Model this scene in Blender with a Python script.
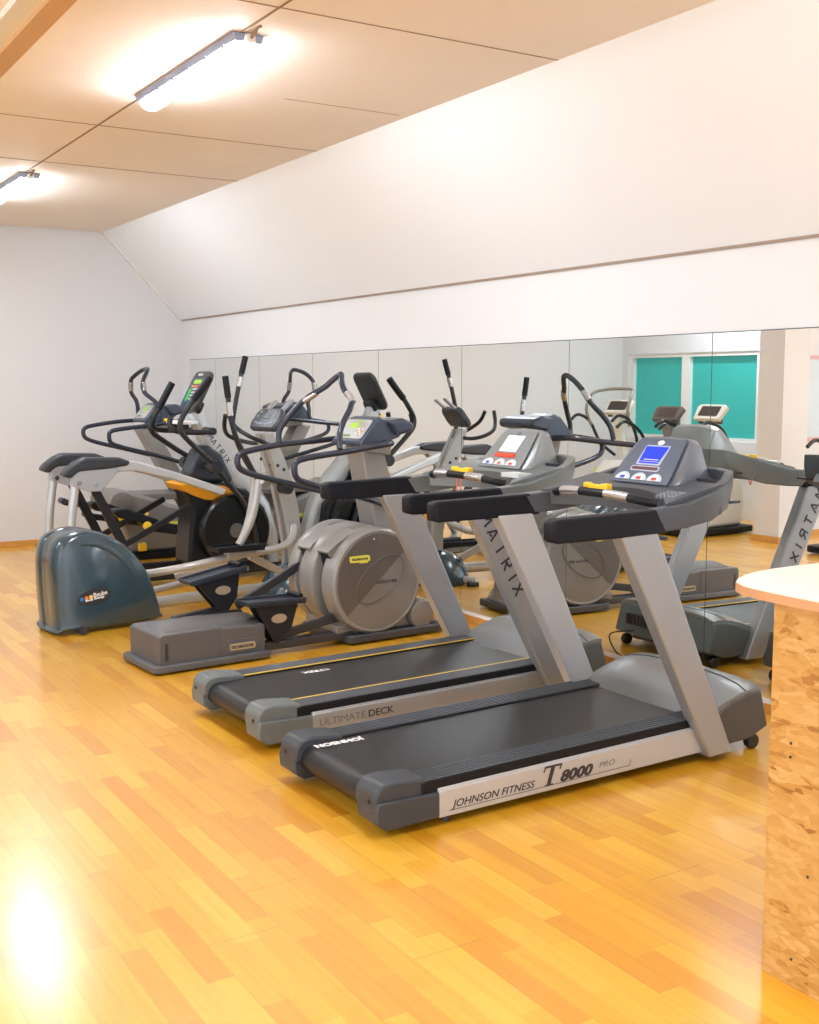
import bpy, bmesh, math, random
from mathutils import Vector, Matrix, noise
random.seed(7)
for o in list(bpy.data.objects): bpy.data.objects.remove(o)
C = bpy.context.scene.collection
SC = bpy.context.scene
PI = math.pi

# ---------------------------------------------------------------- camera, world, light, exposure
cam = bpy.data.cameras.new('camera'); co = bpy.data.objects.new('camera', cam); C.objects.link(co)
co.location = (0, 0, 1.5)
co.rotation_euler = (PI/2-math.radians(6.3149), 0, -math.radians(31.7273))
cam.sensor_fit = 'VERTICAL'; cam.sensor_height = 36; cam.lens = 36*1145.744/1024
cam.clip_start = 0.05
SC.camera = co
SC.view_settings.view_transform = 'Standard'; SC.view_settings.look = 'None'
SC.view_settings.gamma = 1; SC.view_settings.use_curve_mapping = False
SC.view_settings.exposure = 0.26
w = bpy.data.worlds.new('world'); SC.world = w; w.use_nodes = True
w.node_tree.nodes['Background'].inputs[0].default_value = (0.88, 0.94, 1.0, 1)
w.node_tree.nodes['Background'].inputs[1].default_value = 1.45
def area(name, loc, rot, sx, sy, power, col=(1, 1, 1)):
    l = bpy.data.lights.new(name, 'AREA'); l.shape = 'RECTANGLE'; l.size = sx; l.size_y = sy; l.energy = power; l.color = col
    o = bpy.data.objects.new(name, l); C.objects.link(o); o.location = loc; o.rotation_euler = rot; return o
# added daylight fill from behind and beside the camera, no windows seen there
area('front_fill_light', (0.8, -3.6, 1.7), (math.radians(90), 0, 0), 6.0, 2.4, 60, (0.84, 0.92, 1.0))
area('side_fill_light', (-4.6, 2.5, 1.7), (math.radians(90), 0, math.radians(-90)), 7.0, 2.2, 55, (0.84, 0.92, 1.0))  # added fill through the open left side, not a known window

# ---------------------------------------------------------------- materials
MATS = {}
def mat(name, col, rough=0.5, metal=0.0, spec=0.5, var=0.0, vscale=8.0, bump=0.0, bscale=60.0, coat=0.0, emit=None, estr=0.0):
    if name in MATS: return MATS[name]
    m = bpy.data.materials.new(name); m.use_nodes = True; nt = m.node_tree; b = nt.nodes['Principled BSDF']
    b.inputs['Base Color'].default_value = (*col, 1); b.inputs['Roughness'].default_value = rough
    b.inputs['Metallic'].default_value = metal; b.inputs['Specular IOR Level'].default_value = spec
    b.inputs['Coat Weight'].default_value = coat; b.inputs['Coat Roughness'].default_value = 0.15
    if emit: b.inputs['Emission Color'].default_value = (*emit, 1); b.inputs['Emission Strength'].default_value = estr
    tc = nt.nodes.new('ShaderNodeTexCoord')
    if var:
        n = nt.nodes.new('ShaderNodeTexNoise'); n.inputs['Scale'].default_value = vscale; n.inputs['Detail'].default_value = 4
        nt.links.new(tc.outputs['Object'], n.inputs['Vector'])
        r = nt.nodes.new('ShaderNodeMix'); r.data_type = 'RGBA'
        r.inputs[6].default_value = (*[c*(1-var) for c in col], 1); r.inputs[7].default_value = (*[min(1, c*(1+var)) for c in col], 1)
        nt.links.new(n.outputs['Fac'], r.inputs[0]); nt.links.new(r.outputs[2], b.inputs['Base Color'])
    if bump:
        n = nt.nodes.new('ShaderNodeTexNoise'); n.inputs['Scale'].default_value = bscale; n.inputs['Detail'].default_value = 3
        nt.links.new(tc.outputs['Object'], n.inputs['Vector'])
        bp = nt.nodes.new('ShaderNodeBump'); bp.inputs['Strength'].default_value = bump; bp.inputs['Distance'].default_value = 0.004
        nt.links.new(n.outputs['Fac'], bp.inputs['Height']); nt.links.new(bp.outputs[0], b.inputs['Normal'])
    MATS[name] = m; return m
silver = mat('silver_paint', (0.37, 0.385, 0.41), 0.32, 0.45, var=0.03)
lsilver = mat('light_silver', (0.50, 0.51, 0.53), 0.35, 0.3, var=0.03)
ssilver = mat('satin_cover_silver', (0.26, 0.28, 0.295), 0.3, 0.55, var=0.04)
whitesil = mat('white_silver', (0.56, 0.59, 0.62), 0.3, 0.3, var=0.03)
capgrey = mat('cap_grey', (0.045, 0.053, 0.066), 0.42, 0.1, var=0.08, bump=0.15, bscale=400)
capgreen = mat('cap_greygreen', (0.135, 0.155, 0.16), 0.42, 0.1, var=0.08, bump=0.15, bscale=400)
nosegrey = mat('nose_grey', (0.08, 0.075, 0.075), 0.45, 0.1, var=0.05)
nosegreen = mat('nose_greygreen', (0.09, 0.11, 0.115), 0.4, 0.1, var=0.05)
black = mat('black_rubber', (0.009, 0.010, 0.013), 0.45, 0.0, spec=0.22, var=0.2)
foam = mat('black_foam', (0.007, 0.008, 0.013), 0.5, spec=0.22, bump=0.2, bscale=300)
beltm = mat('belt_rubber', (0.016, 0.016, 0.018), 0.36, 0.0, spec=0.35, var=0.25, vscale=3, bump=0.2, bscale=500)
ribm = mat('landing_rib_sheen', (0.10, 0.11, 0.13), 0.38, 0.2)  # grey tint paints in the light glancing off the ribs
yellow = mat('yellow_plastic', (0.85, 0.55, 0.02), 0.4)
yellowline = mat('yellow_line', (0.85, 0.55, 0.03), 0.5)
frameg = mat('console_frame_grey', (0.08, 0.09, 0.106), 0.4, 0.25, var=0.05)
frameg2 = mat('console_frame_pale', (0.175, 0.195, 0.20), 0.35, 0.35, var=0.05)
hood = mat('console_hood_grey', (0.16, 0.175, 0.21), 0.35, 0.4)
hood2 = mat('console_hood_pale', (0.25, 0.27, 0.28), 0.35, 0.4)
panelb = mat('panel_blue_grey', (0.075, 0.095, 0.14), 0.35)
panelg = mat('panel_light_grey', (0.42, 0.45, 0.47), 0.35)
bluescr = mat('blue_screen', (0.004, 0.02, 0.30), 0.35, spec=0.3, emit=(0.004, 0.045, 0.8), estr=0.55)
whitescr = mat('pale_screen', (0.7, 0.75, 0.78), 0.2, emit=(0.75, 0.8, 0.85), estr=0.25)
whitep = mat('white_print', (0.85, 0.85, 0.87), 0.4)
redp = mat('red_print', (0.55, 0.02, 0.015), 0.35)
darkp = mat('dark_print', (0.03, 0.03, 0.04), 0.4)
greyp = mat('grey_print', (0.16, 0.165, 0.175), 0.4)
chrome = mat('chrome', (0.75, 0.75, 0.77), 0.15, 1.0)
gripmetal = mat('sensor_metal', (0.48, 0.47, 0.48), 0.25, 0.8)
wheelm = mat('wheel_black', (0.012, 0.012, 0.013), 0.4)
taupe = mat('taupe_plastic', (0.21, 0.19, 0.178), 0.38, 0.15, var=0.05)
taupe_l = mat('taupe_light', (0.27, 0.255, 0.24), 0.35, 0.2, var=0.04)
taupe_d = mat('taupe_dark', (0.115, 0.097, 0.088), 0.4, 0.1, var=0.05)
boxg = mat('rear_box_grey', (0.10, 0.095, 0.098), 0.5, 0.05, var=0.1, bump=0.2, bscale=300)
boxg2 = mat('rear_box_base_grey', (0.095, 0.097, 0.106), 0.5, 0.05, var=0.1)
rail = mat('rail_navy_grey', (0.035, 0.04, 0.06), 0.22, 0.3)
darkrail = mat('rail_black', (0.015, 0.017, 0.021), 0.35, 0.2)
pedalm = mat('pedal_slate', (0.035, 0.043, 0.06), 0.4, 0.2, var=0.1)
brkt = mat('bracket_dark', (0.018, 0.018, 0.022), 0.45, 0.1, spec=0.3)
goldp = mat('badge_gold', (0.45, 0.37, 0.26), 0.4, 0.3)
teal = mat('teal_shell', (0.028, 0.058, 0.08), 0.22, 0.1, var=0.06, coat=0.5)
orange = mat('orange_shell', (0.90, 0.38, 0.01), 0.35)
podblack = mat('pod_black', (0.010, 0.012, 0.015), 0.32, 0.0, spec=0.3)
discblack = mat('disc_black', (0.008, 0.010, 0.012), 0.22, spec=0.35)
discgrey = mat('disc_grey', (0.12, 0.125, 0.12), 0.35, 0.2)
tubew = mat('tube_pale_silver', (0.42, 0.415, 0.405), 0.33, 0.35, var=0.03)
greenlcd = mat('lcd_green', (0.25, 0.42, 0.02), 0.3, emit=(0.35, 0.6, 0.05), estr=0.35)
keyg = mat('key_green', (0.06, 0.5, 0.08), 0.4)
keyo = mat('key_orange', (0.8, 0.3, 0.05), 0.4)
keyr = mat('key_red', (0.75, 0.03, 0.03), 0.4)
creamb = mat('cream_body', (0.72, 0.70, 0.64), 0.4)
whitewall = (0.80, 0.79, 0.80)
wallm = mat('wall_paint', (0.72, 0.72, 0.735), 0.75, var=0.02, vscale=1.5, bump=0.08, bscale=40)
wallback = mat('wall_paint_back', (0.70, 0.69, 0.70), 0.75, var=0.025, vscale=1.2, bump=0.08, bscale=40)
wallslope = mat('wall_paint_slope_lit', (0.84, 0.865, 0.905), 0.7, var=0.012, vscale=0.9, bump=0.1, bscale=10)  # same paint as the walls, brightness and cooler light put into the colour
trimwood = mat('baseboard_wood', (0.62, 0.30, 0.07), 0.4, var=0.12, vscale=10)
whitetrim = mat('white_trim', (0.8, 0.79, 0.77), 0.45)

def node_mat(name):
    m = bpy.data.materials.new(name); m.use_nodes = True; MATS[name] = m
    return m, m.node_tree, m.node_tree.nodes['Principled BSDF']
def mth(nt, op, a, b=None, c=None):
    n = nt.nodes.new('ShaderNodeMath'); n.operation = op
    for i, v in enumerate((a, b, c)):
        if v is None: continue
        if isinstance(v, (int, float)): n.inputs[i].default_value = v
        else: nt.links.new(v, n.inputs[i])
    return n.outputs[0]
# parquet: narrow maple strips running along Y, three strips per board
floorm, nt, b = node_mat('floor_parquet')
tc = nt.nodes.new('ShaderNodeTexCoord'); sp = nt.nodes.new('ShaderNodeSeparateXYZ'); nt.links.new(tc.outputs['Object'], sp.inputs[0])
X, Y = sp.outputs[0], sp.outputs[1]
def wn(v):
    n = nt.nodes.new('ShaderNodeTexWhiteNoise'); n.noise_dimensions = '2D' if isinstance(v, tuple) else '1D'
    if isinstance(v, tuple):
        c = nt.nodes.new('ShaderNodeCombineXYZ'); nt.links.new(v[0], c.inputs[0]); nt.links.new(v[1], c.inputs[1]); nt.links.new(c.outputs[0], n.inputs['Vector'])
    else: nt.links.new(v, n.inputs['W'])
    return n.outputs['Value']
SW = 0.072
xs = mth(nt, 'DIVIDE', X, SW); xi = mth(nt, 'FLOOR', xs)
off = mth(nt, 'MULTIPLY', wn(xi), 7.0)
ys = mth(nt, 'ADD', mth(nt, 'DIVIDE', Y, 0.46), off); yi = mth(nt, 'FLOOR', ys)
rnd = wn((xi, yi))
cr = nt.nodes.new('ShaderNodeValToRGB'); nt.links.new(rnd, cr.inputs[0])
e = cr.color_ramp.elements; e[0].position = 0; e[0].color = (0.68, 0.30, 0.010, 1); e[1].position = 1; e[1].color = (0.86, 0.475, 0.04, 1)
q = e.new(0.3); q.color = (0.76, 0.375, 0.016, 1); q = e.new(0.75); q.color = (0.80, 0.42, 0.024, 1)
gr = nt.nodes.new('ShaderNodeTexNoise'); mp = nt.nodes.new('ShaderNodeMapping'); mp.inputs['Scale'].default_value = (60, 2.5, 1)
nt.links.new(tc.outputs['Object'], mp.inputs[0]); nt.links.new(mp.outputs[0], gr.inputs['Vector']); gr.inputs['Scale'].default_value = 1; gr.inputs['Detail'].default_value = 4
mx = nt.nodes.new('ShaderNodeMix'); mx.data_type = 'RGBA'; mx.blend_type = 'MULTIPLY'; mx.inputs[0].default_value = 0.35
nt.links.new(cr.outputs[0], mx.inputs[6])
cr2 = nt.nodes.new('ShaderNodeValToRGB'); nt.links.new(gr.outputs['Fac'], cr2.inputs[0])
cr2.color_ramp.elements[0].position = 0.3; cr2.color_ramp.elements[0].color = (0.72, 0.62, 0.5, 1); cr2.color_ramp.elements[1].position = 0.65; cr2.color_ramp.elements[1].color = (1, 1, 1, 1)
nt.links.new(cr2.outputs[0], mx.inputs[7])
# board seams
bx = mth(nt, 'DIVIDE', X, SW*3); bi = mth(nt, 'FLOOR', bx); bf = mth(nt, 'FRACT', bx)
by = mth(nt, 'ADD', mth(nt, 'DIVIDE', Y, 2.2), mth(nt, 'MULTIPLY', wn(bi), 5.0)); byf = mth(nt, 'FRACT', by)
s1 = mth(nt, 'LESS_THAN', bf, 0.012); s2 = mth(nt, 'LESS_THAN', byf, 0.0014)
sf = mth(nt, 'FRACT', xs); s3 = mth(nt, 'MULTIPLY', mth(nt, 'LESS_THAN', sf, 0.02), 0.35)
yf = mth(nt, 'FRACT', ys); s4 = mth(nt, 'MULTIPLY', mth(nt, 'LESS_THAN', yf, 0.005), 0.4)
seam = mth(nt, 'MAXIMUM', mth(nt, 'MAXIMUM', mth(nt, 'MULTIPLY', s1, 0.6), s2), mth(nt, 'MAXIMUM', s3, s4))
mx2 = nt.nodes.new('ShaderNodeMix'); mx2.data_type = 'RGBA'; nt.links.new(mth(nt, 'MULTIPLY', seam, 0.6), mx2.inputs[0])
nt.links.new(mx.outputs[2], mx2.inputs[6]); mx2.inputs[7].default_value = (0.30, 0.12, 0.02, 1)
nt.links.new(mx2.outputs[2], b.inputs['Base Color'])
b.inputs['Roughness'].default_value = 0.38; b.inputs['Specular IOR Level'].default_value = 0.45
b.inputs['Coat Weight'].default_value = 1.0; b.inputs['Coat Roughness'].default_value = 0.22
n2 = nt.nodes.new('ShaderNodeTexNoise'); n2.inputs['Scale'].default_value = 3.0; nt.links.new(tc.outputs['Object'], n2.inputs['Vector'])
bp = nt.nodes.new('ShaderNodeBump'); bp.inputs['Strength'].default_value = 0.05; bp.inputs['Distance'].default_value = 0.01
nt.links.new(n2.outputs['Fac'], bp.inputs['Height']); nt.links.new(bp.outputs[0], b.inputs['Normal'])
# OSB
osb, nt, b = node_mat('strand_board')
tc = nt.nodes.new('ShaderNodeTexCoord')
vs = []
for sc, rot in ((11, 0.35), (38, -0.5)):
    mp = nt.nodes.new('ShaderNodeMapping'); mp.inputs['Scale'].default_value = (1, 1.0, 2.6); mp.inputs['Rotation'].default_value = (rot, 0, 0)
    nt.links.new(tc.outputs['Object'], mp.inputs[0])
    nz = nt.nodes.new('ShaderNodeTexNoise'); nz.inputs['Scale'].default_value = 5; nt.links.new(mp.outputs[0], nz.inputs['Vector'])
    ad = nt.nodes.new('ShaderNodeMix'); ad.data_type = 'VECTOR'; ad.inputs[0].default_value = 0.12
    nt.links.new(mp.outputs[0], ad.inputs[4]); nt.links.new(nz.outputs['Color'], ad.inputs[5])
    v = nt.nodes.new('ShaderNodeTexVoronoi'); v.inputs['Scale'].default_value = sc; nt.links.new(ad.outputs[1], v.inputs['Vector'])
    vs.append(v)
s_ = nt.nodes.new('ShaderNodeSeparateColor'); nt.links.new(vs[0].outputs['Color'], s_.inputs[0])
s2_ = nt.nodes.new('ShaderNodeSeparateColor'); nt.links.new(vs[1].outputs['Color'], s2_.inputs[0])
fac = mth(nt, 'ADD', mth(nt, 'MULTIPLY', s_.outputs[0], 0.55), mth(nt, 'MULTIPLY', s2_.outputs[1], 0.45))
cr = nt.nodes.new('ShaderNodeValToRGB'); nt.links.new(fac, cr.inputs[0])
e = cr.color_ramp.elements; e[0].position = 0.05; e[0].color = (0.34, 0.145, 0.025, 1); e[1].position = 0.95; e[1].color = (0.68, 0.43, 0.17, 1)
q = e.new(0.22); q.color = (0.54, 0.28, 0.065, 1); q = e.new(0.55); q.color = (0.61, 0.35, 0.105, 1)
nt.links.new(cr.outputs[0], b.inputs['Base Color']); b.inputs['Roughness'].default_value = 0.5
bp = nt.nodes.new('ShaderNodeBump'); bp.inputs['Strength'].default_value = 0.2; bp.inputs['Distance'].default_value = 0.003
nt.links.new(fac, bp.inputs['Height']); nt.links.new(bp.outputs[0], b.inputs['Normal'])
counterm = mat('counter_laminate', (0.80, 0.66, 0.54), 0.35, var=0.03, vscale=20)
counteredge = mat('counter_edge', (0.62, 0.34, 0.18), 0.45, var=0.05)
# ceiling hardboard with stains
ceilm = mat('ceiling_board', (0.89, 0.81, 0.745), 0.7, var=0.05, vscale=1.3, bump=0.05, bscale=20)
ceilseam = mat('ceiling_seam', (0.30, 0.20, 0.13), 0.8)
# mirror
mirm, nt, b = node_mat('mirror_glass')
b.inputs['Metallic'].default_value = 1; b.inputs['Roughness'].default_value = 0.0; b.inputs['Base Color'].default_value = (0.91, 0.935, 0.92, 1)
mirseam = mat('mirror_edge_dark', (0.05, 0.07, 0.06), 0.3)
tealfilm = mat('teal_film', (0.03, 0.36, 0.33), 0.35, emit=(0.05, 0.42, 0.39), estr=0.2)
lampem = mat('lamp_emit', (1, 1, 1), 0.4, emit=(0.84, 0.92, 1.0), estr=88)
lampbody = mat('lamp_body', (0.30, 0.35, 0.50), 0.4, 0.2)

# ---------------------------------------------------------------- mesh helpers
class MB:
    def __init__(s): s.v = []; s.f = []
    def add(s, vs, fs):
        n = len(s.v); s.v += [tuple(v) for v in vs]; s.f += [tuple(i+n for i in f) for f in fs]; return s
    def box(s, x0, x1, y0, y1, z0, z1, M=None):
        vs = [Vector((x, y, z)) for x in (x0, x1) for y in (y0, y1) for z in (z0, z1)]
        if M: vs = [M @ v for v in vs]
        return s.add(vs, [(0, 1, 3, 2), (4, 6, 7, 5), (0, 4, 5, 1), (2, 3, 7, 6), (0, 2, 6, 4), (1, 5, 7, 3)])
    def prism(s, poly, a0, a1, axis='y', a0b=None):
        """polygon in the two other axes, extruded along axis"""
        n = len(poly); vs = []
        for a in (a0, a1):
            for (p, q) in poly:
                vs.append({'y': (p, a, q), 'x': (a, p, q), 'z': (p, q, a)}[axis])
        fs = [tuple(range(n)), tuple(range(2*n-1, n-1, -1))] + [(i, i+n, (i+1) % n+n, (i+1) % n) for i in range(n)]
        return s.add(vs, fs)
    def loft(s, rings, cap=True, closed=True):
        n = len(rings[0]); vs = [p for r in rings for p in r]; fs = []
        for k in range(len(rings)-1):
            for i in range(n if closed else n-1):
                fs.append((k*n+i, k*n+(i+1) % n, (k+1)*n+(i+1) % n, (k+1)*n+i))
        if cap: fs += [tuple(range(n-1, -1, -1)), tuple(range((len(rings)-1)*n, len(rings)*n))]
        return s.add(vs, fs)
    def tube(s, pts, r, n=10, smooth=0, sy=1.0, closed=False, up=None):
        pts = [Vector(p) for p in pts]; rr = r if isinstance(r, (list, tuple)) else [r]*len(pts)
        if smooth:
            P2, R2 = [], []; N = len(pts); rng = N if closed else N-1
            for i in range(rng):
                g = lambda k: pts[k % N] if closed else pts[max(0, min(N-1, k))]
                p0, p1, p2, p3 = g(i-1), g(i), g(i+1), g(i+2)
                for k in range(smooth):
                    t = k/smooth
                    P2.append(0.5*((2*p1)+(p2-p0)*t+(2*p0-5*p1+4*p2-p3)*t*t+(3*p1-p0-3*p2+p3)*t**3))
                    R2.append(rr[i]*(1-t)+rr[(i+1) % N]*t)
            if not closed: P2.append(pts[-1]); R2.append(rr[-1])
            pts, rr = P2, R2
        N = len(pts); rings = []; u = None
        for i, p in enumerate(pts):
            if closed: t = (pts[(i+1) % N]-pts[i-1]).normalized()
            else: t = (pts[min(N-1, i+1)]-pts[max(0, i-1)]).normalized()
            if up is not None: u = (Vector(up)-t*t.dot(Vector(up))).normalized()
            elif u is None:
                a = Vector((0, 0, 1)) if abs(t.z) < 0.9 else Vector((1, 0, 0)); u = (a-t*t.dot(a)).normalized()
            else: u = (u-t*t.dot(u)).normalized()
            v = t.cross(u)
            rings.append([p+(u*math.cos(2*PI*k/n)*rr[i]+v*math.sin(2*PI*k/n)*rr[i]*sy) for k in range(n)])
        if closed: rings.append(rings[0]); return s.loft(rings, cap=False)
        return s.loft(rings)
    def cyl(s, c, r, h0, h1, axis='y', n=40, r2=None):
        """cylinder along an axis, c is centre in the other two coordinates"""
        r2 = r if r2 is None else r2
        rings = []
        for a, rad in ((h0, r), (h1, r2)):
            rings.append([{'y': (c[0]+rad*math.cos(t), a, c[1]+rad*math.sin(t)), 'x': (a, c[0]+rad*math.cos(t), c[1]+rad*math.sin(t)), 'z': (c[0]+rad*math.cos(t), c[1]+rad*math.sin(t), a)}[axis] for t in [2*PI*k/n for k in range(n)]])
        return s.loft(rings)
    def lathe(s, c, prof, axis='y', n=48, sx=1.0):
        rings = [[{'y': (c[0]+rad*sx*math.cos(t), a, c[1]+rad*math.sin(t)), 'x': (a, c[0]+rad*math.cos(t), c[1]+rad*math.sin(t)), 'z': (c[0]+rad*math.cos(t), c[1]+rad*math.sin(t), a)}[axis] for t in [2*PI*k/n for k in range(n)]] for (a, rad) in prof]
        return s.loft(rings)
    def bar(s, a, b, wd, ht, side=(0, 1, 0)):
        """rectangular bar from a to b; wd across 'side', ht in the other direction"""
        a, b = Vector(a), Vector(b); t = (b-a).normalized(); sd = Vector(side); sd = (sd-t*t.dot(sd)).normalized(); u = t.cross(sd)
        rg = [[p+sd*(i*wd/2)+u*(j*ht/2) for i, j in ((-1, -1), (1, -1), (1, 1), (-1, 1))] for p in (a, b)]
        return s.loft(rg)
    def text(s, body, size, O, U, V, ext=0.0012, shear=0.0, bold=0.0, sx=1.0, align='LEFT', space=1.0):
        cu = bpy.data.curves.new('t', 'FONT'); cu.body = body; cu.size = size; cu.extrude = ext/2; cu.shear = shear; cu.offset = bold
        cu.align_x = align; cu.space_character = space; cu.resolution_u = 3
        o = bpy.data.objects.new('t', cu); C.objects.link(o); dg = bpy.context.evaluated_depsgraph_get()
        me = bpy.data.meshes.new_from_object(o.evaluated_get(dg)); U = Vector(U).normalized(); V = Vector(V); V = (V-U*U.dot(V)).normalized(); W = U.cross(V); O = Vector(O)
        s.add([O+U*v.co.x*sx+V*v.co.y+W*v.co.z for v in me.vertices], [tuple(p.vertices) for p in me.polygons])
        bpy.data.objects.remove(o); bpy.data.curves.remove(cu); bpy.data.meshes.remove(me); return s
    def strokes(s, lines, O, U, V, scale, th, ext=0.0015):
        """letters drawn from thick line segments"""
        U = Vector(U).normalized(); V = Vector(V); V = (V-U*U.dot(V)).normalized(); W = U.cross(V); O = Vector(O)
        for (x0, y0, x1, y1) in lines:
            a = O+(U*x0+V*y0)*scale; b_ = O+(U*x1+V*y1)*scale; d = (b_-a).normalized(); sd = W.cross(d)*(th/2)
            s.loft([[a-sd-W*ext/2, a+sd-W*ext/2, a+sd+W*ext/2, a-sd+W*ext/2], [b_-sd-W*ext/2, b_+sd-W*ext/2, b_+sd+W*ext/2, b_-sd+W*ext/2]])
        return s
    def xf(s, M): s.v = [tuple(M @ Vector(v)) for v in s.v]; return s

def obj(name, mb, m, parent=None, bev=0.0, seg=2, flat=False, ang=35, sub=0, kind=None, label=None):
    me = bpy.data.meshes.new(name); me.from_pydata(mb.v, [], mb.f)
    bm = bmesh.new(); bm.from_mesh(me); bmesh.ops.recalc_face_normals(bm, faces=bm.faces); bm.to_mesh(me); bm.free()
    for mm in (m if isinstance(m, (list, tuple)) else [m]): me.materials.append(mm)
    o = bpy.data.objects.new(name, me); C.objects.link(o)
    if parent: o.parent = parent
    if not flat:
        for p in me.polygons: p.use_smooth = True
        me.set_sharp_from_angle(angle=math.radians(ang))
    if bev:
        b_ = o.modifiers.new('bevel', 'BEVEL'); b_.width = bev; b_.segments = seg; b_.limit_method = 'ANGLE'; b_.angle_limit = math.radians(ang); b_.harden_normals = False
    if sub:
        q = o.modifiers.new('sub', 'SUBSURF'); q.levels = sub; q.render_levels = sub
    if kind: o['kind'] = kind
    if label: o['label'] = label
    return o
def thing(name, label, cat, loc=(0, 0, 0), rz=0, group=None):
    o = bpy.data.objects.new(name, None); C.objects.link(o); o.location = loc; o.rotation_euler = (0, 0, math.radians(rz)); o.empty_display_size = 0.1
    o['label'] = label; o['category'] = cat
    if group: o['group'] = group
    return o
def tag(o, label, cat, group=None):
    o['label'] = label; o['category'] = cat
    if group: o['group'] = group
    return o
def struct(name, mb, m, parent=None, **k):
    o = obj(name, mb, m, parent, flat=True, **k)
    if not parent: o['kind'] = 'structure'
    return o
def copy_tree(o, parent=None):
    c = o.copy(); C.objects.link(c); c.parent = parent
    for ch in list(o.children): copy_tree(ch, c)
    return c
def rrect(w_, h_, r, n=5, cx=0, cy=0):
    out = []
    for (sx, sy, a0) in ((1, 1, 0), (-1, 1, 90), (-1, -1, 180), (1, -1, 270)):
        for k in range(n+1):
            a = math.radians(a0+90*k/n); out.append((cx+sx*(w_/2-r)+r*math.cos(a), cy+sy*(h_/2-r)+r*math.sin(a)))
    return out

# ---------------------------------------------------------------- room shell
MX, YB, XO = 4.11, 10.97, -1.72     # mirror wall, back wall, opposite wall
CZ, KZ, EX = 2.945, 2.135, 3.36     # ceiling height, knee of the slope, slope meets ceiling
YF = -3.7
struct('floor', MB().box(XO-3, MX+0.3, YF, YB+0.2, -0.1, 0), floorm)
struct('ceiling', MB().box(XO-3, EX+0.02, YF, YB+0.1, CZ, CZ+0.1), ceilm)
# ceiling seams, cover battens between the boards
sm = MB()
sm.box(1.985, 1.995, YF, YB, CZ-0.003, CZ+0.01)
for y, x0, x1 in ((6.53, XO-3, EX), (7.76, XO-3, EX), (4.17, XO-3, EX), (2.9, XO-3, EX), (1.6, XO-3, EX)):
    sm.box(x0, x1, y-0.004, y+0.004, CZ-0.002, CZ+0.01)
sm.box(2.62, 3.3, 5.44, 5.446, CZ-0.001, CZ+0.01)
struct('trim_1', sm, ceilseam)
# small dark patches where boards meet the slope
struct('trim_2', MB().prism([(1.09, CZ+0.01), (1.09, CZ-0.028), (1.175, CZ-0.028), (1.18, CZ-0.006), (1.26, CZ-0.006), (1.26, CZ+0.01)], YF, YB-0.02), whitetrim)
struct('trim_3', MB().box(1.175, 1.262, YF, YB-0.03, CZ-0.05, CZ-0.0), mat('beam_tan', (0.62, 0.38, 0.18), 0.6, var=0.08, vscale=3))
struct('wall_back', MB().box(XO-0.3, MX+0.3, YB, YB+0.2, 0, CZ+0.1), wallback)
struct('wall_right', MB().box(MX+0.012, MX+0.3, YF, YB+0.1, 0, KZ+0.005), wallm)
sl = MB().prism([(MX+0.0, KZ), (MX+0.3, KZ), (MX+0.3, CZ+0.2), (EX, CZ+0.2), (EX, CZ)], YF, YB-0.045)
struct('wall_slope', sl, wallslope)
struct('trim_4', MB().prism([(MX-0.004, KZ-0.004), (MX+0.02, KZ-0.004), (MX+0.02, KZ+0.006), (MX-0.012, KZ+0.006)], YF, YB-0.05), mat('knee_bead', (0.42, 0.33, 0.28), 0.7))
struct('trim_5', MB().prism([(MX, KZ-0.005), (MX+0.3, KZ), (MX+0.3, CZ+0.2), (EX-0.012, CZ+0.2), (EX-0.012, CZ-0.01)], YB-0.05, YB+0.0), whitetrim)
# opposite wall with the two teal film windows, seen in the mirror
ow = MB()
ow.box(XO-0.2, XO, 7.3, YB+0.1, 0, 0.86); ow.box(XO-0.2, XO, 7.3, YB+0.1, 1.88, CZ+0.1); ow.box(XO-0.2, XO, 10.86, YB+0.1, 0.86, 1.88)
ow.box(XO-0.2, XO, 7.3, 8.76, 0.86, 1.88)
struct('wall_left', ow, wallm)
def window(nm, y0, y1):
    f = MB()
    for a, b2, c, d in ((y0, y0+0.06, 0.86, 1.88), (y1-0.06, y1, 0.86, 1.88), (y0+0.06, y1-0.06, 0.86, 0.90), (y0+0.06, y1-0.06, 1.835, 1.88)): f.box(XO-0.19, XO-0.02, a, b2, c, d)
    w_ = struct(nm, f, whitetrim)
    obj('pane', MB().box(XO-0.09, XO-0.08, y0+0.055, y1-0.055, 0.895, 1.84), tealfilm, w_, flat=True)
window('window_1', 9.90, 10.86); window('window_2', 8.76, 9.90)
# pillar
struct('pillar', MB().box(-0.82, -0.46, 7.36, 7.66, 0, CZ), mat('pillar_paint', (0.70, 0.68, 0.68), 0.75, var=0.02))
struct('baseboard_pillar', MB().box(-0.84, -0.44, 7.34, 7.68, 0, 0.06), trimwood)
struct('wall_far', MB().box(XO-3, -0.80, 7.58, 7.70, 0, CZ), wallm)
struct('baseboard_far', MB().box(XO-3, -0.84, 7.56, 7.58, 0, 0.06), trimwood)
struct('baseboard_back', MB().box(XO, MX, YB-0.018, YB, 0, 0.055), trimwood)
struct('baseboard_right', MB().box(MX-0.025, MX+0.02, YF, YB-0.02, 0, 0.05), trimwood)
struct('trim_6', MB().prism([(MX-0.022, 0.05), (MX+0.012, 0.05), (MX+0.012, 0.062), (MX-0.012, 0.062)], YF, YB-0.02), mat('mirror_ledge', (0.62, 0.56, 0.52), 0.3, 0.3))
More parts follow.
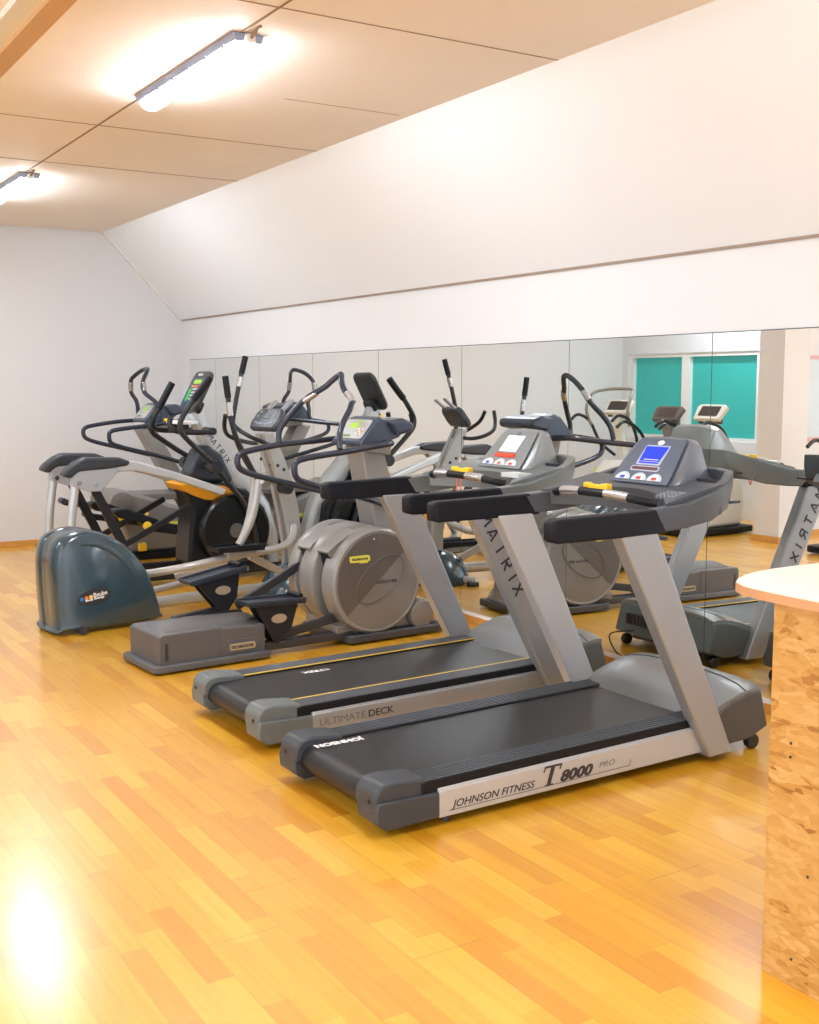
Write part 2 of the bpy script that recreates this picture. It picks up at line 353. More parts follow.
# framed picture beyond the pillar
pw = thing('picture', 'pale framed picture in a thin pink frame seen in the mirror beyond the pillar', 'picture', (-1.53, 7.578, 1.37))
obj('frame', MB().box(-0.75, 0.55, -0.03, 0, -0.42, 0.42), mat('pink_frame', (0.65, 0.38, 0.40), 0.5), pw, bev=0.004)
obj('picture_sheet', MB().box(-0.69, 0.49, -0.034, -0.028, -0.38, 0.38), mat('pale_blue_sheet', (0.58, 0.66, 0.72), 0.4, var=0.1, vscale=3), pw)
# mirror wall: separate sheets with dark joints
ym = [YB-0.23, 10.083, 9.101, 8.09, 7.065, 6.02, 4.969, 3.914, 2.86]
ORD = ('first and narrowest, by the back corner', 'second from the back corner', 'third from the back corner', 'fourth from the back corner', 'fifth from the back corner', 'sixth from the back corner, behind the pale treadmill console', 'second from the right picture edge, behind the blue screen', 'cut by the right picture edge, showing the pillar')
for i in range(len(ym)-1):
    gap = 0.002
    o = obj('mirror_panel', MB().box(MX, MX+0.006, ym[i+1]+gap, ym[i]-gap, 0.062, 1.745), mirm, flat=True)
    tag(o, 'mirror sheet on the right wall, ' + ORD[i], 'mirror', 'mirror sheets along the right wall')
struct('trim_7', MB().box(MX+0.006, MX+0.013, 2.8, YB-0.226, 0.055, 1.75), mirseam)

# ---------------------------------------------------------------- ceiling lamps
def lamp():
    t = thing('ceiling_light', 'x', 'ceiling light', (0, 0, 0))
    obj('housing', MB().prism([(-0.072, 0), (-0.062, -0.032), (-0.05, -0.036), (0.05, -0.036), (0.062, -0.032), (0.072, 0)], 0, 1.24), lampbody, t, bev=0.006)
    ring = []
    for y in (0.015, 0.03, 1.21, 1.225):
        s_ = 0.8 if y in (0.015, 1.225) else 1
        ring.append([(0.056*math.cos(a)*s_, y, -0.034+0.040*math.sin(a)*s_) for a in [PI+PI*k/12 for k in range(13)]])
    obj('diffuser', MB().loft(ring), lampem, t, ang=50)
    for k in range(6):
        y = 0.12+k*0.2
        for sx in (-1, 1): obj('clip', MB().box(sx*0.060-0.006, sx*0.060+0.006, y-0.01, y+0.01, -0.052, -0.022), lampbody, t, bev=0.002)
    obj('end_cable', MB().tube([(0.0, 0, -0.03), (-0.0, -0.05, -0.02), (0, -0.09, -0.004), (0, -0.12, -0.003)], 0.006, 8, 4), ceilseam, t)
    cp = MB().box(-0.02, 0.02, -0.03, 0.0, -0.045, -0.01)
    obj('end_cap', cp, whitetrim, t, bev=0.003)
    return t
l0 = lamp(); l0.location = (2.02, 4.53, CZ-0.001); l0['label'] = 'lit fluorescent batten on the ceiling, nearer to the camera, whole in view'
l1 = copy_tree(l0); l1.location = (2.02, 8.2, CZ-0.001); l1['label'] = 'lit fluorescent batten on the ceiling cut by the left picture edge, farther away'
q = copy_tree(l0); q.location = (2.03, 0.75, CZ-0.001); q['label'] = 'lit fluorescent batten on the ceiling above the counter, outside the photograph'
for i, (x, y) in enumerate(((-1.0, 8.15), (-1.6, 4.47), (-1.6, 0.75))):  # first one is an added, unseen lamp to brighten the far end
    q = copy_tree(l0); q.location = (x, y, CZ-0.001); q['label'] = 'lit fluorescent batten on the ceiling left of the view, ' + ('farthest from the camera, added to brighten the far end', 'middle one of its row', 'beside the camera')[i]; q['group'] = 'ceiling battens left of the camera'

# ---------------------------------------------------------------- OSB counter
ct = thing('reception_counter', 'strand-board counter with a rounded pale laminate top, cut by the right picture edge', 'counter', (2.25, 1.9, 0))
obj('front_panel', MB().box(0, 0.018, -2.2, 0.012, 0, 0.979), osb, ct, bev=0.001)
obj('end_panel', MB().box(0.019, 0.62, -0.018, 0.0, 0, 0.979), osb, ct, bev=0.001)
for y, z in ((-0.055, 0.62), (-0.055, 0.585), (-0.08, 0.07), (-0.12, 0.30)):
    obj('screw_head', MB().cyl((y, z), 0.004, -0.0012, 0.001, 'x', 12), darkp, ct)
# worktop with a rounded end, overhanging the panels
tp = [(-0.08, -2.3), (-0.08, -0.12), (-0.078, -0.05), (-0.072, 0.01), (-0.06, 0.06), (-0.035, 0.105), (0.01, 0.14), (0.07, 0.17), (0.14, 0.19), (0.22, 0.20), (0.72, 0.20)]
obj('worktop', MB().prism(tp+[(0.72, -2.3)], 0.979, 1.005, 'z'), counterm, ct, bev=0.002)
obj('edge_band', MB().loft([[(x-0.002, y+0.001, 0.980), (x-0.002, y+0.001, 1.0025), (x+0.003, y-0.002, 1.0025), (x+0.003, y-0.002, 0.980)] for x, y in tp]), counteredge, ct)

# ---------------------------------------------------------------- letters of the angular logotype
LET = {'M': [(0, 0, .12, 1), (.12, 1, .45, .35), (.45, .35, .8, 1), (.8, 1, .92, 0)],
       'A': [(0, 0, .4, 1), (.4, 1, .8, 0), (.22, .22, .5, .22)],
       'T': [(0, 1, .75, 1), (.37, 1, .37, 0)],
       'R': [(0, 0, 0, 1), (0, 1, .55, 1), (.55, 1, .65, .6), (.65, .6, .1, .5), (.2, .5, .65, 0)],
       'I': [(.1, 0, .1, 1)], 'X': [(0, 0, .75, 1), (0, 1, .75, 0)]}
def logotype(parent, O, U, V, size, gap, th):
    U = Vector(U).normalized(); x = 0
    for ch in 'MATRIX':
        obj('logo_letter', MB().strokes(LET[ch], Vector(O)+U*x, U, V, size, th), darkp, parent, flat=True); x += (0.35 if ch == 'I' else 0.95)*size+gap
def plate(mb, poly, O, U, V, t0, t1):
    U = Vector(U).normalized(); V = Vector(V); V = (V-U*U.dot(V)).normalized(); W = U.cross(V); O = Vector(O)
    return mb.loft([[O+U*a+V*b+W*t for a, b in poly] for t in (t0, t1)])

# ---------------------------------------------------------------- treadmills
def treadmill(loc, rz, label, v):
    t = thing('treadmill', label, 'treadmill', loc, rz, None)
    cy, hw = 0.385, 0.368
    capm, nosem = (capgrey, nosegrey) if v == 1 else (capgreen, nosegreen)
    fr, hd = (frameg, hood) if v == 1 else (frameg2, hood2)
    rise = 0.012
    for s in (-1, 1):
        Y = lambda d: cy+s*(hw-d)        # d measured inward from the outer face
        c = MB().prism([(0.022, .10), (.026, .055), (.065, .028), (.275, .034), (.275, .124), (.08, .128), (0.03, .13)], Y(0), Y(.135))
        co_ = obj('rear_cap', c, capm, t, bev=.007, seg=3)
        u = MB().prism([(.022, .10), (.025, .155), (.05, .183), (.095, .190), (.225, .176), (.225, .12)], Y(.012), Y(.145))
        obj('cap_top', u, capm, co_, bev=.010, seg=3)
        h = MB().cyl((cy+s*(hw-.055), .125), .0085, .0185, .026, 'x', 14)
        obj('bolt_hole', h, darkp, co_)
        # silver side rail with a step along the top
        r = MB().prism([(.27, .032), (1.6, .032+rise), (1.6, .148), (.27, .128)], Y(.0), Y(.03))
        r.prism([(.27, .122), (1.6, .140), (1.6, .153), (.27, .135)], Y(.006), Y(.03))
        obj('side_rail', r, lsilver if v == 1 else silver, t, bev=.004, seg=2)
        ld = MB().prism([(.2, .115), (1.57, .13), (1.57, .172+rise), (.2, .166)], Y(.012), Y(.128))
        lo = obj('landing', ld, black, t, bev=.003)
        rb = MB()
        for k in range(6 if v == 1 else 8):
            n_ = 6 if v == 1 else 8; d = .022+k*(.09/(n_-1))
            a, b2 = sorted((Y(d-.0035), Y(d+.0035)))
            rb.prism([(.225, .165), (1.565, .171+rise), (1.565, .1755+rise), (.225, .1695)], a, b2)
        obj('grip_ribs', rb, ribm, lo, bev=.001, seg=1)
        if v == 2:
            a, b2 = sorted((Y(.118), Y(.127)))
            obj('yellow_line', MB().prism([(.20, .166), (1.56, .172+rise), (1.56, .1745+rise), (.20, .1685)], a, b2), yellowline, lo, flat=True)
        up = MB()
        yo, yi = cy+s*(hw+.037), cy+s*(hw-.028)
        up.prism([(1.540, .028), (1.668, .033), (1.225, .955), (1.040, .955)], yi, yo)
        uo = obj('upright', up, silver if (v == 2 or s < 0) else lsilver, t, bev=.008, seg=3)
        if v == 2 and s < 0:
            logotype(uo, (1.098, yo-.0012, .915), (.475, 0, -.88), (.88, 0, .475), .058, .030, .010)
        # black padded handrail
        hr = []
        for (x, z0, z1, d) in ((.718, .965, 1.012, .012), (.725, .95, 1.024, .004), (.748, .944, 1.030, 0), (1.0, .944, 1.034, 0), (1.235, .948, 1.040, 0), (1.245, .95, 1.038, .002)):
            a, b2 = cy+s*(.409-d), cy+s*(.345+d)
            sk = .028 if x > 1.2 else 0
            hr.append([(x-sk, a, z1), (x-sk, b2, z1), (x+sk, b2, z0), (x+sk, a, z0)])
        obj('handrail', MB().loft(hr), foam, t, bev=.012, seg=3, ang=50)
        wl = MB().cyl((1.848, .032), .032, cy+s*(hw-.01), cy+s*(hw-.045), 'y', 24)
        wo = obj('transport_wheel', wl, wheelm, t, bev=.006)
        obj('foot', MB().cyl((.33, cy+s*(hw-.05)), .016, 0.0, .035, 'z', 16, .012), darkp, t)
    # belt wrapped round the rear roller
    prof = [(1.62, .166+rise), (.11, .158)]
    for k in range(9):
        a = PI/2+PI*k/8; prof.append((.095+.05*math.cos(a)*.98, .108+.05*math.sin(a)))
    prof += [(1.62, .07)]
    bl = obj('belt', MB().prism(prof, cy-.242, cy+.242), beltm, t)
    obj('deck', MB().box(.12, 1.6, cy-.30, cy+.30, .075, .15), darkp, t, bev=.003)
    bt = MB()
    if v == 1: bt.text('JOHNSON', .046, (.290, cy+.205, .1627), (-1, 0, .004), (0, -1, 0), bold=.002, sx=.95)
    else: bt.text('MATRIX', .042, (.68, cy+.165, .1640), (-1, 0, .004), (0, -1, 0), bold=.0015, sx=1.25)
    obj('belt_print', bt, whitep, bl, flat=True)
    # rail print
    yr = cy-hw-.0008; tx = MB()
    if v == 1:
        sl_ = (1, 0, .010)
        tx.text('JOHNSON FITNESS', .037, (.325, yr, .060), sl_, (0, 0, 1), shear=.3, sx=1.13, bold=.0002)
        tx.strokes([(0, 0, .83, 0)], (.31, yr, .0525), sl_, (0, 0, 1), 1, .0016)
        tx.strokes([(0, 0, .008, .022)], (1.14, yr, .0608), sl_, (0, 0, 1), 1, .0014)
        # bold slanted serif capital
        to = (.738, yr, .0575)
        tx.strokes([(.008, .003, .030, .068)], to, (1, 0, .01), (0, 0, 1), 1, .017)
        tx.strokes([(-.008, .069, .070, .069)], to, (1, 0, .01), (0, 0, 1), 1, .008)
        tx.strokes([(-.008, .002, .028, .002)], to, (1, 0, .01), (0, 0, 1), 1, .005)
        tx.strokes([(-.006, .070, -.014, .052), (.070, .070, .060, .052)], to, (1, 0, .01), (0, 0, 1), 1, .005)
        tx.text('8000', .055, (.798, yr, .0620), sl_, (0, 0, 1), shear=.3, sx=1.36, bold=.0024)
        obj('rail_print', tx, darkp, t, flat=True)
        obj('rail_print_pale', MB().text('PRO', .03, (.985, yr, .079), sl_, (0, 0, 1), shear=.3, sx=1.35), greyp, t, flat=True)
    else:
        tx.text('ULTIMATE', .043, (.300, yr, .073), (1, 0, .010), (0, 0, 1), sx=1.15)
        obj('rail_print_pale', tx, greyp, t, flat=True)
        obj('rail_print', MB().text('DECK', .043, (.538, yr, .076), (1, 0, .010), (0, 0, 1), sx=1.15, bold=.0004), darkp, t, flat=True)
    # motor end: dark nose shell and silver hood
    nz = []
    for q in (-1, -.93, -.6, 0, .6, .93, 1):
        y = cy+q*(hw+.002); b_ = (1-abs(q)**6)*.03; tz = .02*(1-abs(q)**4)
        nz.append([(1.60, y, .05), (1.80, y, .052), (1.912+b_, y, .092), (1.866+b_, y, .246+tz*.6), (1.80+b_*.5, y, .246+tz*.5), (1.70, y, .222+tz*.4), (1.60, y, .175+tz*.4)])
    nose = obj('nose_shell', MB().loft(nz), nosem, t, bev=.006, ang=25)
    hd_ = []
    for q in (-1, -.97, -.85, -.6, -.3, 0, .3, .6, .85, .97, 1):
        y = cy+q*(hw-.006); k = 1-abs(q)**5; bow = .055*(abs(q)**2)
        hd_.append([(1.52+.0*bow, y, .155), (1.515+bow*.3, y, .176), (1.58, y, .196+.02*k), (1.66, y, .226+.028*k), (1.75, y, .250+.030*k), (1.835, y, .262+.026*k), (1.875, y, .258+.022*k), (1.875, y, .235)])
    obj('motor_hood', MB().loft(hd_), ssilver, t, ang=30)
    # groove lip across the hood
    lp = []
    for q in (-1, -.85, -.6, -.3, 0, .3, .6, .85, 1):
        k = 1-abs(q)**5; lp.append((1.815-.03*q*q, cy+q*(hw-.01), .261+.026*k-.003*abs(q)))
    obj('hood_seam', MB().tube(lp, .0035, 6), nosem, t)
    vn = MB()
    for k in range(7): vn.box(1.92, 1.945, cy+.06+k*.028, cy+.078+k*.028, .15, .21)
    obj('front_vents', vn, darkp, nose, flat=True)
    # console frame: two arms sweeping into a rounded front
    path = [(1.21, -.409), (1.38, -.408), (1.54, -.392), (1.67, -.350), (1.745, -.295), (1.78, -.20), (1.79, 0)]
    path = path+[(x, -y) for x, y in reversed(path[:-1])]
    zt = [1.040, 1.057, 1.094, 1.136, 1.162, 1.166, 1.165]; zt = zt+list(reversed(zt[:-1]))
    zb = [.948, .956, .974, 1.008, 1.035, 1.042, 1.04]; zb = zb+list(reversed(zb[:-1]))
    th = [.064, .066, .055, .042, .038, .038, .04]; th = th+list(reversed(th[:-1]))
    rg = []
    for i, (x, y) in enumerate(path):
        a = Vector(path[max(0, i-1)]); b2 = Vector(path[min(len(path)-1, i+1)]); d = (b2-a).normalized(); nrm = Vector((-d.y, d.x))
        # inward normal
        ix, iy = x+nrm.x*th[i], y+nrm.y*th[i]
        sk = .028 if i in (0, len(path)-1) else 0
        m_ = (zt[i]+zb[i])/2
        rg.append([(x-sk, cy+y, zt[i]-.004), (x+sk*.2, cy+y, m_), (x+sk+nrm.x*.012, cy+y+nrm.y*.012, zb[i]), (ix+sk, cy+iy, zb[i]+.006), (ix-sk, cy+iy, zt[i]-.006)])
    obj('console_frame', MB().loft(rg), fr, t, bev=.006, ang=28, seg=2)
    # dash between the arms with a concave rear edge
    ds = []; N = 16
    for k in range(N+1):
        q = -1+2*k/N; y = cy+q*.37
        e0 = 1.30+.165*(1-abs(q)**2.2)**1.0
        z1 = 1.058+.03*(1-q*q)
        x1 = 1.60
        ds.append([(e0, y, .99), (e0-.006, y, z1-.008), (e0+.012, y, z1), (x1, y, 1.115), (x1, y, .995)])
    dsh = obj('dash', MB().loft(ds), fr, t, ang=40)
    for s in (-1, 1):
        bn = MB().box(1.585, 1.74, min(cy+s*.18, cy+s*.34), max(cy+s*.18, cy+s*.34), 1.03, 1.04)
        bn.box(1.64, 1.645, min(cy+s*.19, cy+s*.33), max(cy+s*.19, cy+s*.33), 1.03, 1.125)
        obj('storage_bin', bn, darkp, t, flat=True)
    cs = []
    for q, x0, zt_, xb, w_ in ((-.205, 1.545, 1.08, 1.78, 0), (-.20, 1.53, 1.125, 1.79, 0), (-.182, 1.512, 1.20, 1.80, 0), (-.16, 1.506, 1.26, 1.805, 0), (-.125, 1.502, 1.281, 1.81, 0), (0, 1.50, 1.286, 1.815, 0)):
        f_ = (zt_-1.09)/(1.286-1.09); xt = x0+.16*max(0, f_)
        cs.append((q, [(x0-.005, 1.0), (x0, min(1.09, zt_-.005)), (xt, zt_-.004), (xt+.012, zt_), (xt+.055, zt_-.012), (xb-.05, 1.11 if zt_ > 1.12 else zt_-.02), (xb, 1.03), (xb-.01, 1.0)]))
    rings = [[(x, cy+q, z) for x, z in p] for q, p in cs]+[[(x, cy-q, z) for x, z in p] for q, p in reversed(cs[:-1])]
    obj('console_hood', MB().loft(rings), hd, t, ang=32, bev=.004)
    O = (1.4985, cy, 1.093); U = (0, -1, 0); V = (.162, 0, .193)
    pn = MB(); plate(pn, [(-.17, .004), (.17, .004), (.165, .06), (.135, .225), (.122, .238), (-.122, .238), (-.135, .225), (-.165, .06)], O, U, V, .000, .004)
    po = obj('console_panel', pn, panelb if v == 1 else hood2, t, bev=.002)
    bz = MB(); plate(bz, rrect(.140, .102, .008, 3, -.003, .148), O, U, V, .003, .0055); obj('screen_bezel', bz, mat('bezel_pale', (.42, .47, .58), .35) if v == 1 else hood2, po)
    s_ = MB(); plate(s_, [(-.060, .104), (.052, .104), (.062, .192), (-.068, .192)] if v == 1 else [(-.072, .10), (.064, .10), (.064, .2), (-.072, .2)], O, U, V, .005, .0068)
    so = obj('display_screen', s_, bluescr if v == 1 else whitescr, po, flat=True)
    g = MB(); plate(g, [(-.04, .122), (.045, .122), (.045, .125), (-.04, .125)], O, U, V, .0068, .0074); plate(g, [(-.06, .112), (.05, .112), (.05, .1135), (-.06, .1135)], O, U, V, .0068, .0074)
    obj('screen_lines', g, whitep, so, flat=True)
    lb = MB(); plate(lb, rrect(.165, .026, .01, 3, -.004, .078), O, U, V, .003, .0055); obj('led_surround', lb, MATS.get('bezel_pale', whitep) if v == 1 else redp, po)
    lb = MB(); plate(lb, rrect(.15, .015, .006, 3, -.004, .078), O, U, V, .0055, .0068); obj('led_bar', lb, mat('led_dark_red', (.10, .02, .03), .3) if v == 1 else mat('led_red', (.75, .08, .04), .3), po)
    lg = MB(); plate(lg, [(.018*math.cos(2*PI*k/20), .214+.012*math.sin(2*PI*k/20)) for k in range(20)], O, U, V, .003, .0055)
    obj('round_emblem', lg, whitep if v == 1 else hood, po)
    for k, u in enumerate((-.10, -.005, .085)):
        d = MB(); plate(d, [(u+.042*math.cos(a), .018+.036*math.sin(a)) for a in [PI*j/14 for j in range(15)]], O, U, V, .003, .0075)
        do = obj('dial', d, mat('dial_pale_blue', (.50, .58, .72), .35) if v == 1 else mat('dial_white', (.66, .68, .7), .35), po)
        d = MB(); plate(d, [(u+.030*math.cos(a), .018+.026*math.sin(a)) for a in [PI*j/14 for j in range(15)]], O, U, V, .0075, .0085)
        obj('dial_face', d, whitep, do, flat=True)
        d = MB(); plate(d, [(u-.014, .02), (u+.014, .02), (u+.014, .034), (u-.014, .034)], O, U, V, .0085, .0095)
        obj('dial_label', d, redp if k else mat('blue_print', (.03, .06, .45), .4), do, flat=True)
    kp = MB()
    if v == 1:
        for i in range(4):
            for j in range(5): kp.box(1.375+i*.02, 1.388+i*.02, cy-.33+j*.021, cy-.318+j*.021, 1.06+i*.0045, 1.0735+i*.0045)
        obj('keypad', kp, mat('key_grey', (.25, .27, .30), .4), dsh, bev=.001)
    else:
        kp.box(1.37, 1.45, cy-.33, cy-.2, 1.07, 1.0905); obj('sticker', kp, mat('sticker_pale', (.6, .63, .62), .5), dsh)
    # pulse grip bar, sleeves and the yellow safety key
    gp = [(1.32, cy+.30, 1.045), (1.275, cy+.245, 1.058), (1.262, cy+.12, 1.068), (1.258, cy, 1.070), (1.262, cy-.12, 1.068), (1.275, cy-.245, 1.058), (1.32, cy-.30, 1.045)]
    go = obj('pulse_grip', MB().tube(gp, .017, 12, 5), black, t)
    for s in (-1, 1):
        obj('sensor_sleeve', MB().tube([(1.2685, cy+s*.20, 1.0635), (1.262, cy+s*.13, 1.0685), (1.260, cy+s*.075, 1.070)], .0195, 14, 3), gripmetal, go)
    ky = MB().box(1.268, 1.292, cy-.075, cy+.055, 1.078, 1.102).box(1.262, 1.296, cy-.075, cy-.035, 1.07, 1.108)
    ky.box(1.262, 1.296, cy+.04, cy+.066, 1.086, 1.108)
    ko = obj('safety_key', ky, yellow, t, bev=.006)
    if v == 2:
        obj('key_cord', MB().tube([(1.262, cy-.02, 1.08), (1.255, cy-.03, 1.0), (1.25, cy-.01, .93), (1.26, cy+.01, 1.06)], .003, 6, 5), mat('cord_red', (.8, .12, .05), .5), ko)
    obj('underframe', MB().box(.2, 1.85, cy-.28, cy-.23, .045, .08).box(.2, 1.85, cy+.23, cy+.28, .045, .08).box(1.5, 1.86, cy-.28, cy+.28, .05, .09), darkp, t)
    return t
T1 = treadmill((1.797, 3.13, 0), 0.6, 'treadmill nearest the camera, with blue lit screen and slanted letters on its silver rail', 1)
T2 = treadmill((1.847, 4.175, 0), 0.6, 'treadmill behind the nearest one, with yellow deck lines, pale screen and letters down its upright', 2)

# ---------------------------------------------------------------- loop rails, hoop, console and mast shared by the two taupe machines
def upper_body(t, dx, dz, cons_face, mast_pts, mastm, hoop=None, cdx=0.0):
    for y, ps, ym_ in ((-.02, [(1.50, 1.160), (1.35, 1.143), (1.177, 1.122), (.946, 1.098), (.872, 1.078), (.858, 1.04), (.868, .995), (.905, .968), (1.029, .928), (1.25, .872), (1.50, .80), (1.62, .765)], .16),
                       (.56, [(1.50, 1.168), (1.35, 1.158), (1.105, 1.143), (.90, 1.115), (.825, 1.095), (.805, 1.06), (.815, 1.018), (.852, .990), (.952, .956), (1.238, .882), (1.50, .81), (1.62, .775)], .38)):
        pts = [(x+dx, y, z+dz) for x, z in ps]; pts[-1] = (pts[-1][0], ym_, pts[-1][2]); pts[-2] = (pts[-2][0], y*.6+ym_*.4, pts[-2][2])
        pts.insert(0, (1.56+dx, .27+(y-.27)*.3, 1.155+dz)); pts.insert(1, (1.535+dx, .27+(y-.27)*.8, 1.158+dz))
        obj('side_rail', MB().tube(pts, .0185, 12, 4), rail, t)
    near = [(1.155, -.02, 1.14), (1.169, .0, 1.227), (1.215, .025, 1.30), (1.269, .05, 1.362), (1.303, .085, 1.424), (1.295, .15, 1.474), (1.315, .21, 1.53), (1.34, .25, 1.562)]
    far = [(1.345, .285, 1.56), (1.315, .33, 1.52), (1.289, .36, 1.487), (1.209, .47, 1.408), (1.126, .54, 1.289), (1.091, .56, 1.223), (1.088, .56, 1.157)]
    if hoop:
        hp = obj('hoop_handle', MB().tube(hoop, .0185, 12, 4), rail, t)
        for k in (3, 9):
            a_, b_ = Vector(hoop[k]), Vector(hoop[k+1]); obj('sensor_sleeve', MB().tube([a_*.9+b_*.1, a_*.1+b_*.9], .022, 14), gripmetal, hp)
    else:
        hp = obj('hoop_handle', MB().tube([(x+dx, y, z+dz) for x, y, z in near+far], .0175, 12, 4), rail, t)
    if not hoop: obj('sensor_sleeve', MB().tube([(1.296+dx, .062, 1.40+dz), (1.302+dx, .09, 1.430+dz), (1.297+dx, .125, 1.455+dz)], .0205, 14, 3), gripmetal, hp)
    if not hoop: obj('sensor_sleeve', MB().tube([(1.262+dx, .405, 1.455+dz), (1.236+dx, .437, 1.43+dz), (1.209+dx, .468, 1.406+dz)], .0205, 14, 3), gripmetal, hp)
    # console: light tilted face plate in a blue-grey shell with a hood behind
    dx = dx+cdx
    cs = []
    for q, k in ((-.165, .0), (-.155, .55), (-.12, .9), (0, 1), (.12, .9), (.155, .55), (.165, 0)):
        cs.append([(x+dx, .27+q, z+dz) for x, z in ((1.385, 1.145), (1.385-.0, 1.165+.005*k), (1.488+.01*k, 1.285+.02*k), (1.53, 1.295+.022*k), (1.64+.03*k, 1.255+.015*k), (1.68+.03*k, 1.225), (1.66, 1.19), (1.50, 1.14))])
    sh = obj('console', MB().loft(cs), mat('console_blue_shell', (.055, .07, .105), .3, .2), t, bev=.006, ang=30)
    O = (1.392+dx, .27, 1.172+dz); U = (0, -1, 0); V = (.105, 0, .125)
    f = MB(); plate(f, rrect(.285, .145, .02, 4, 0, .082), O, U, V, .002, .010); fo = obj('face_plate', f, mat('face_grey', (.42, .42, .43), .35), sh, bev=.003)
    f = MB(); plate(f, rrect(.09, .04, .004, 2, -.01, .105), O, U, V, .0095, .0118); obj('lcd_display', f, greenlcd, fo, flat=True)
    f = MB(); plate(f, rrect(.11, .018, .004, 2, -.04, .028), O, U, V, .0095, .0115); obj('green_key_strip', f, mat('green_dim', (.12, .22, .06), .4), fo, flat=True)
    f = MB(); plate(f, rrect(.035, .016, .003, 2, .03, .142), O, U, V, .0095, .0118); obj('yellow_lamp', f, greenlcd, fo, flat=True)
    for i in range(3):
        for j in range(3):
            f = MB(); plate(f, rrect(.014, .010, .003, 2, .06+i*.022, .045+j*.018), O, U, V, .0095, .0125); obj('key', f, keyo if (i+j) % 2 else whitep, fo)
    hm = MB()
    hm.loft([[(x+dx, y, z+dz) for x, z in ((1.56, 1.29), (1.66, 1.305), (1.74, 1.275), (1.74, 1.225), (1.62, 1.20))] for y in (.06, .48)])
    obj('console_hood', hm, mat('console_hood_blue', (.05, .06, .09), .3, .2), t, bev=.02, seg=3)
    obj('mast', MB().prism([(x, z) for x, z in mast_pts], .18, .36), mastm, t, bev=.012, seg=3)
    obj('console_bracket', MB().prism([(1.50+dx, 1.20+dz), (1.46+dx, 1.10+dz), (1.63+dx, 1.08+dz), (1.64+dx, 1.20+dz)], .15, .39), taupe_l, t, bev=.01)

# ---------------------------------------------------------------- taupe elliptical with the big round drums
E3 = thing('elliptical_trainer', 'taupe elliptical with big round drum, yellow maker plate and grey rear housing, behind the treadmills', 'elliptical trainer', (1.93, 5.68, 0), 4)
upper_body(E3, 0, 0, None, [(1.43, 1.14), (1.585, 1.14), (1.83, .40), (1.85, .06), (1.66, .06)], taupe_l)
t = E3
hb = obj('rear_housing', MB().prism([(.03, .04), (.65, .04), (.65, .188), (.64, .198), (.40, .202), (.385, .208), (.05, .208), (.03, .195)], -.04, .355), boxg, t, bev=.012, seg=3)
obj('housing_base', MB().prism([(x, y) for x, y in rrect(.69, .45, .03, 4, .335, .158)], .012, .048, 'z'), boxg2, t, bev=.006, seg=2)
# domed cover, and the dark track slot the link runs in
dm = []
for k in range(9):
    q = -1+2*k/8; dm.append([(.06, .155+q*.175, .20), (.10, .155+q*.165, .206+.028*(1-q*q)), (.36, .155+q*.165, .206+.034*(1-q*q)), (.64, .155+q*.16, .196+.034*(1-q*q)), (.65, .155+q*.17, .19)])
obj('housing_dome', MB().loft(dm), boxg, hb, ang=50)
for y in (.03, .20): obj('track_slot', MB().box(.37, .645, y+.01, y+.055, .20, .236 if y > .1 else .2165), black, hb, bev=.008)
obj('housing_joint', MB().box(.378, .384, -.0425, .0, .05, .209), boxg2, hb, flat=True)
obj('recessed_panel', MB().box(.415, .60, -.0425, -.038, .055, .132), boxg2, hb, bev=.002)
obj('maker_plate', MB().prism(rrect(.155, .036, .012, 3, .51, .092), -.0465, -.041), goldp, hb)
obj('maker_lettering', MB().text('TECHNOGYM', .022, (.437, -.0472, .084), (1, 0, 0), (0, 0, 1), bold=.0008, sx=.98), darkp, hb, flat=True)
obj('handle_recess', MB().box(.06, .078, -.0425, -.038, .07, .16), darkp, hb, flat=True)
obj('main_beam', MB().bar((.62, .06, .05), (1.25, .03, .055), .09, .045), mat('beam_slate', (.042, .043, .05), .4, .2), t, bev=.006)
obj('base_frame', MB().prism(rrect(.70, .56, .03, 3, 1.535, .21), .012, .058, 'z'), mat('base_slate', (.048, .05, .058), .45, .1), t, bev=.008)
obj('base_fairing', MB().prism([(1.18, .055), (1.86, .055), (1.84, .10), (1.74, .20), (1.24, .17), (1.18, .12)], -.005, .43), taupe_l, t, bev=.015, seg=3)
cx, cz = 1.392, .362
obj('near_drum', MB().lathe((cx, cz), [(-.052, .285), (-.055, .295), (-.045, .308), (-.02, .314), (.065, .314), (.075, .300)], 'y', 64), taupe_l, t, ang=25)
fc = obj('drum_face', MB().lathe((cx, cz), [(-.0545, .282), (-.048, .287), (-.03, .288)], 'y', 64), taupe, t, ang=25)
A0 = math.radians(41); hp_ = [(cx+.28*math.cos(A0+PI*k/32), cz+.28*math.sin(A0+PI*k/32)) for k in range(33)]
obj('dark_face_half', MB().prism(hp_, -.0565, -.050), taupe_d, fc, flat=True)
el = [(cx+.015+.19*math.cos(a)*math.cos(.6)-.105*math.sin(a)*math.sin(.6), -.0565, cz+.01+.19*math.cos(a)*math.sin(.6)+.105*math.sin(a)*math.cos(.6)) for a in [2*PI*k/48 for k in range(48)]]
obj('oval_groove', MB().tube(el, .0032, 6, closed=True), taupe_d, fc)
obj('model_lettering', MB().text('ROTEX 400', .028, (cx-.02, -.0572, .345), (1, 0, 0), (0, 0, 1), sx=1.1), darkp, fc, flat=True)
mp_ = [(-.065, -.008), (-.06, -.02), (.0, -.022), (.0, -.027), (.05, -.027), (.055, -.018), (.068, -.016), (.066, .014), (.05, .018), (-.05, .018), (-.066, .014)]
mo = obj('maker_plate', MB().prism([(1.262+x*1.05, .505+z) for x, z in mp_], -.0605, -.055), mat('plate_yellow', (.78, .74, .10), .4), fc, flat=True)
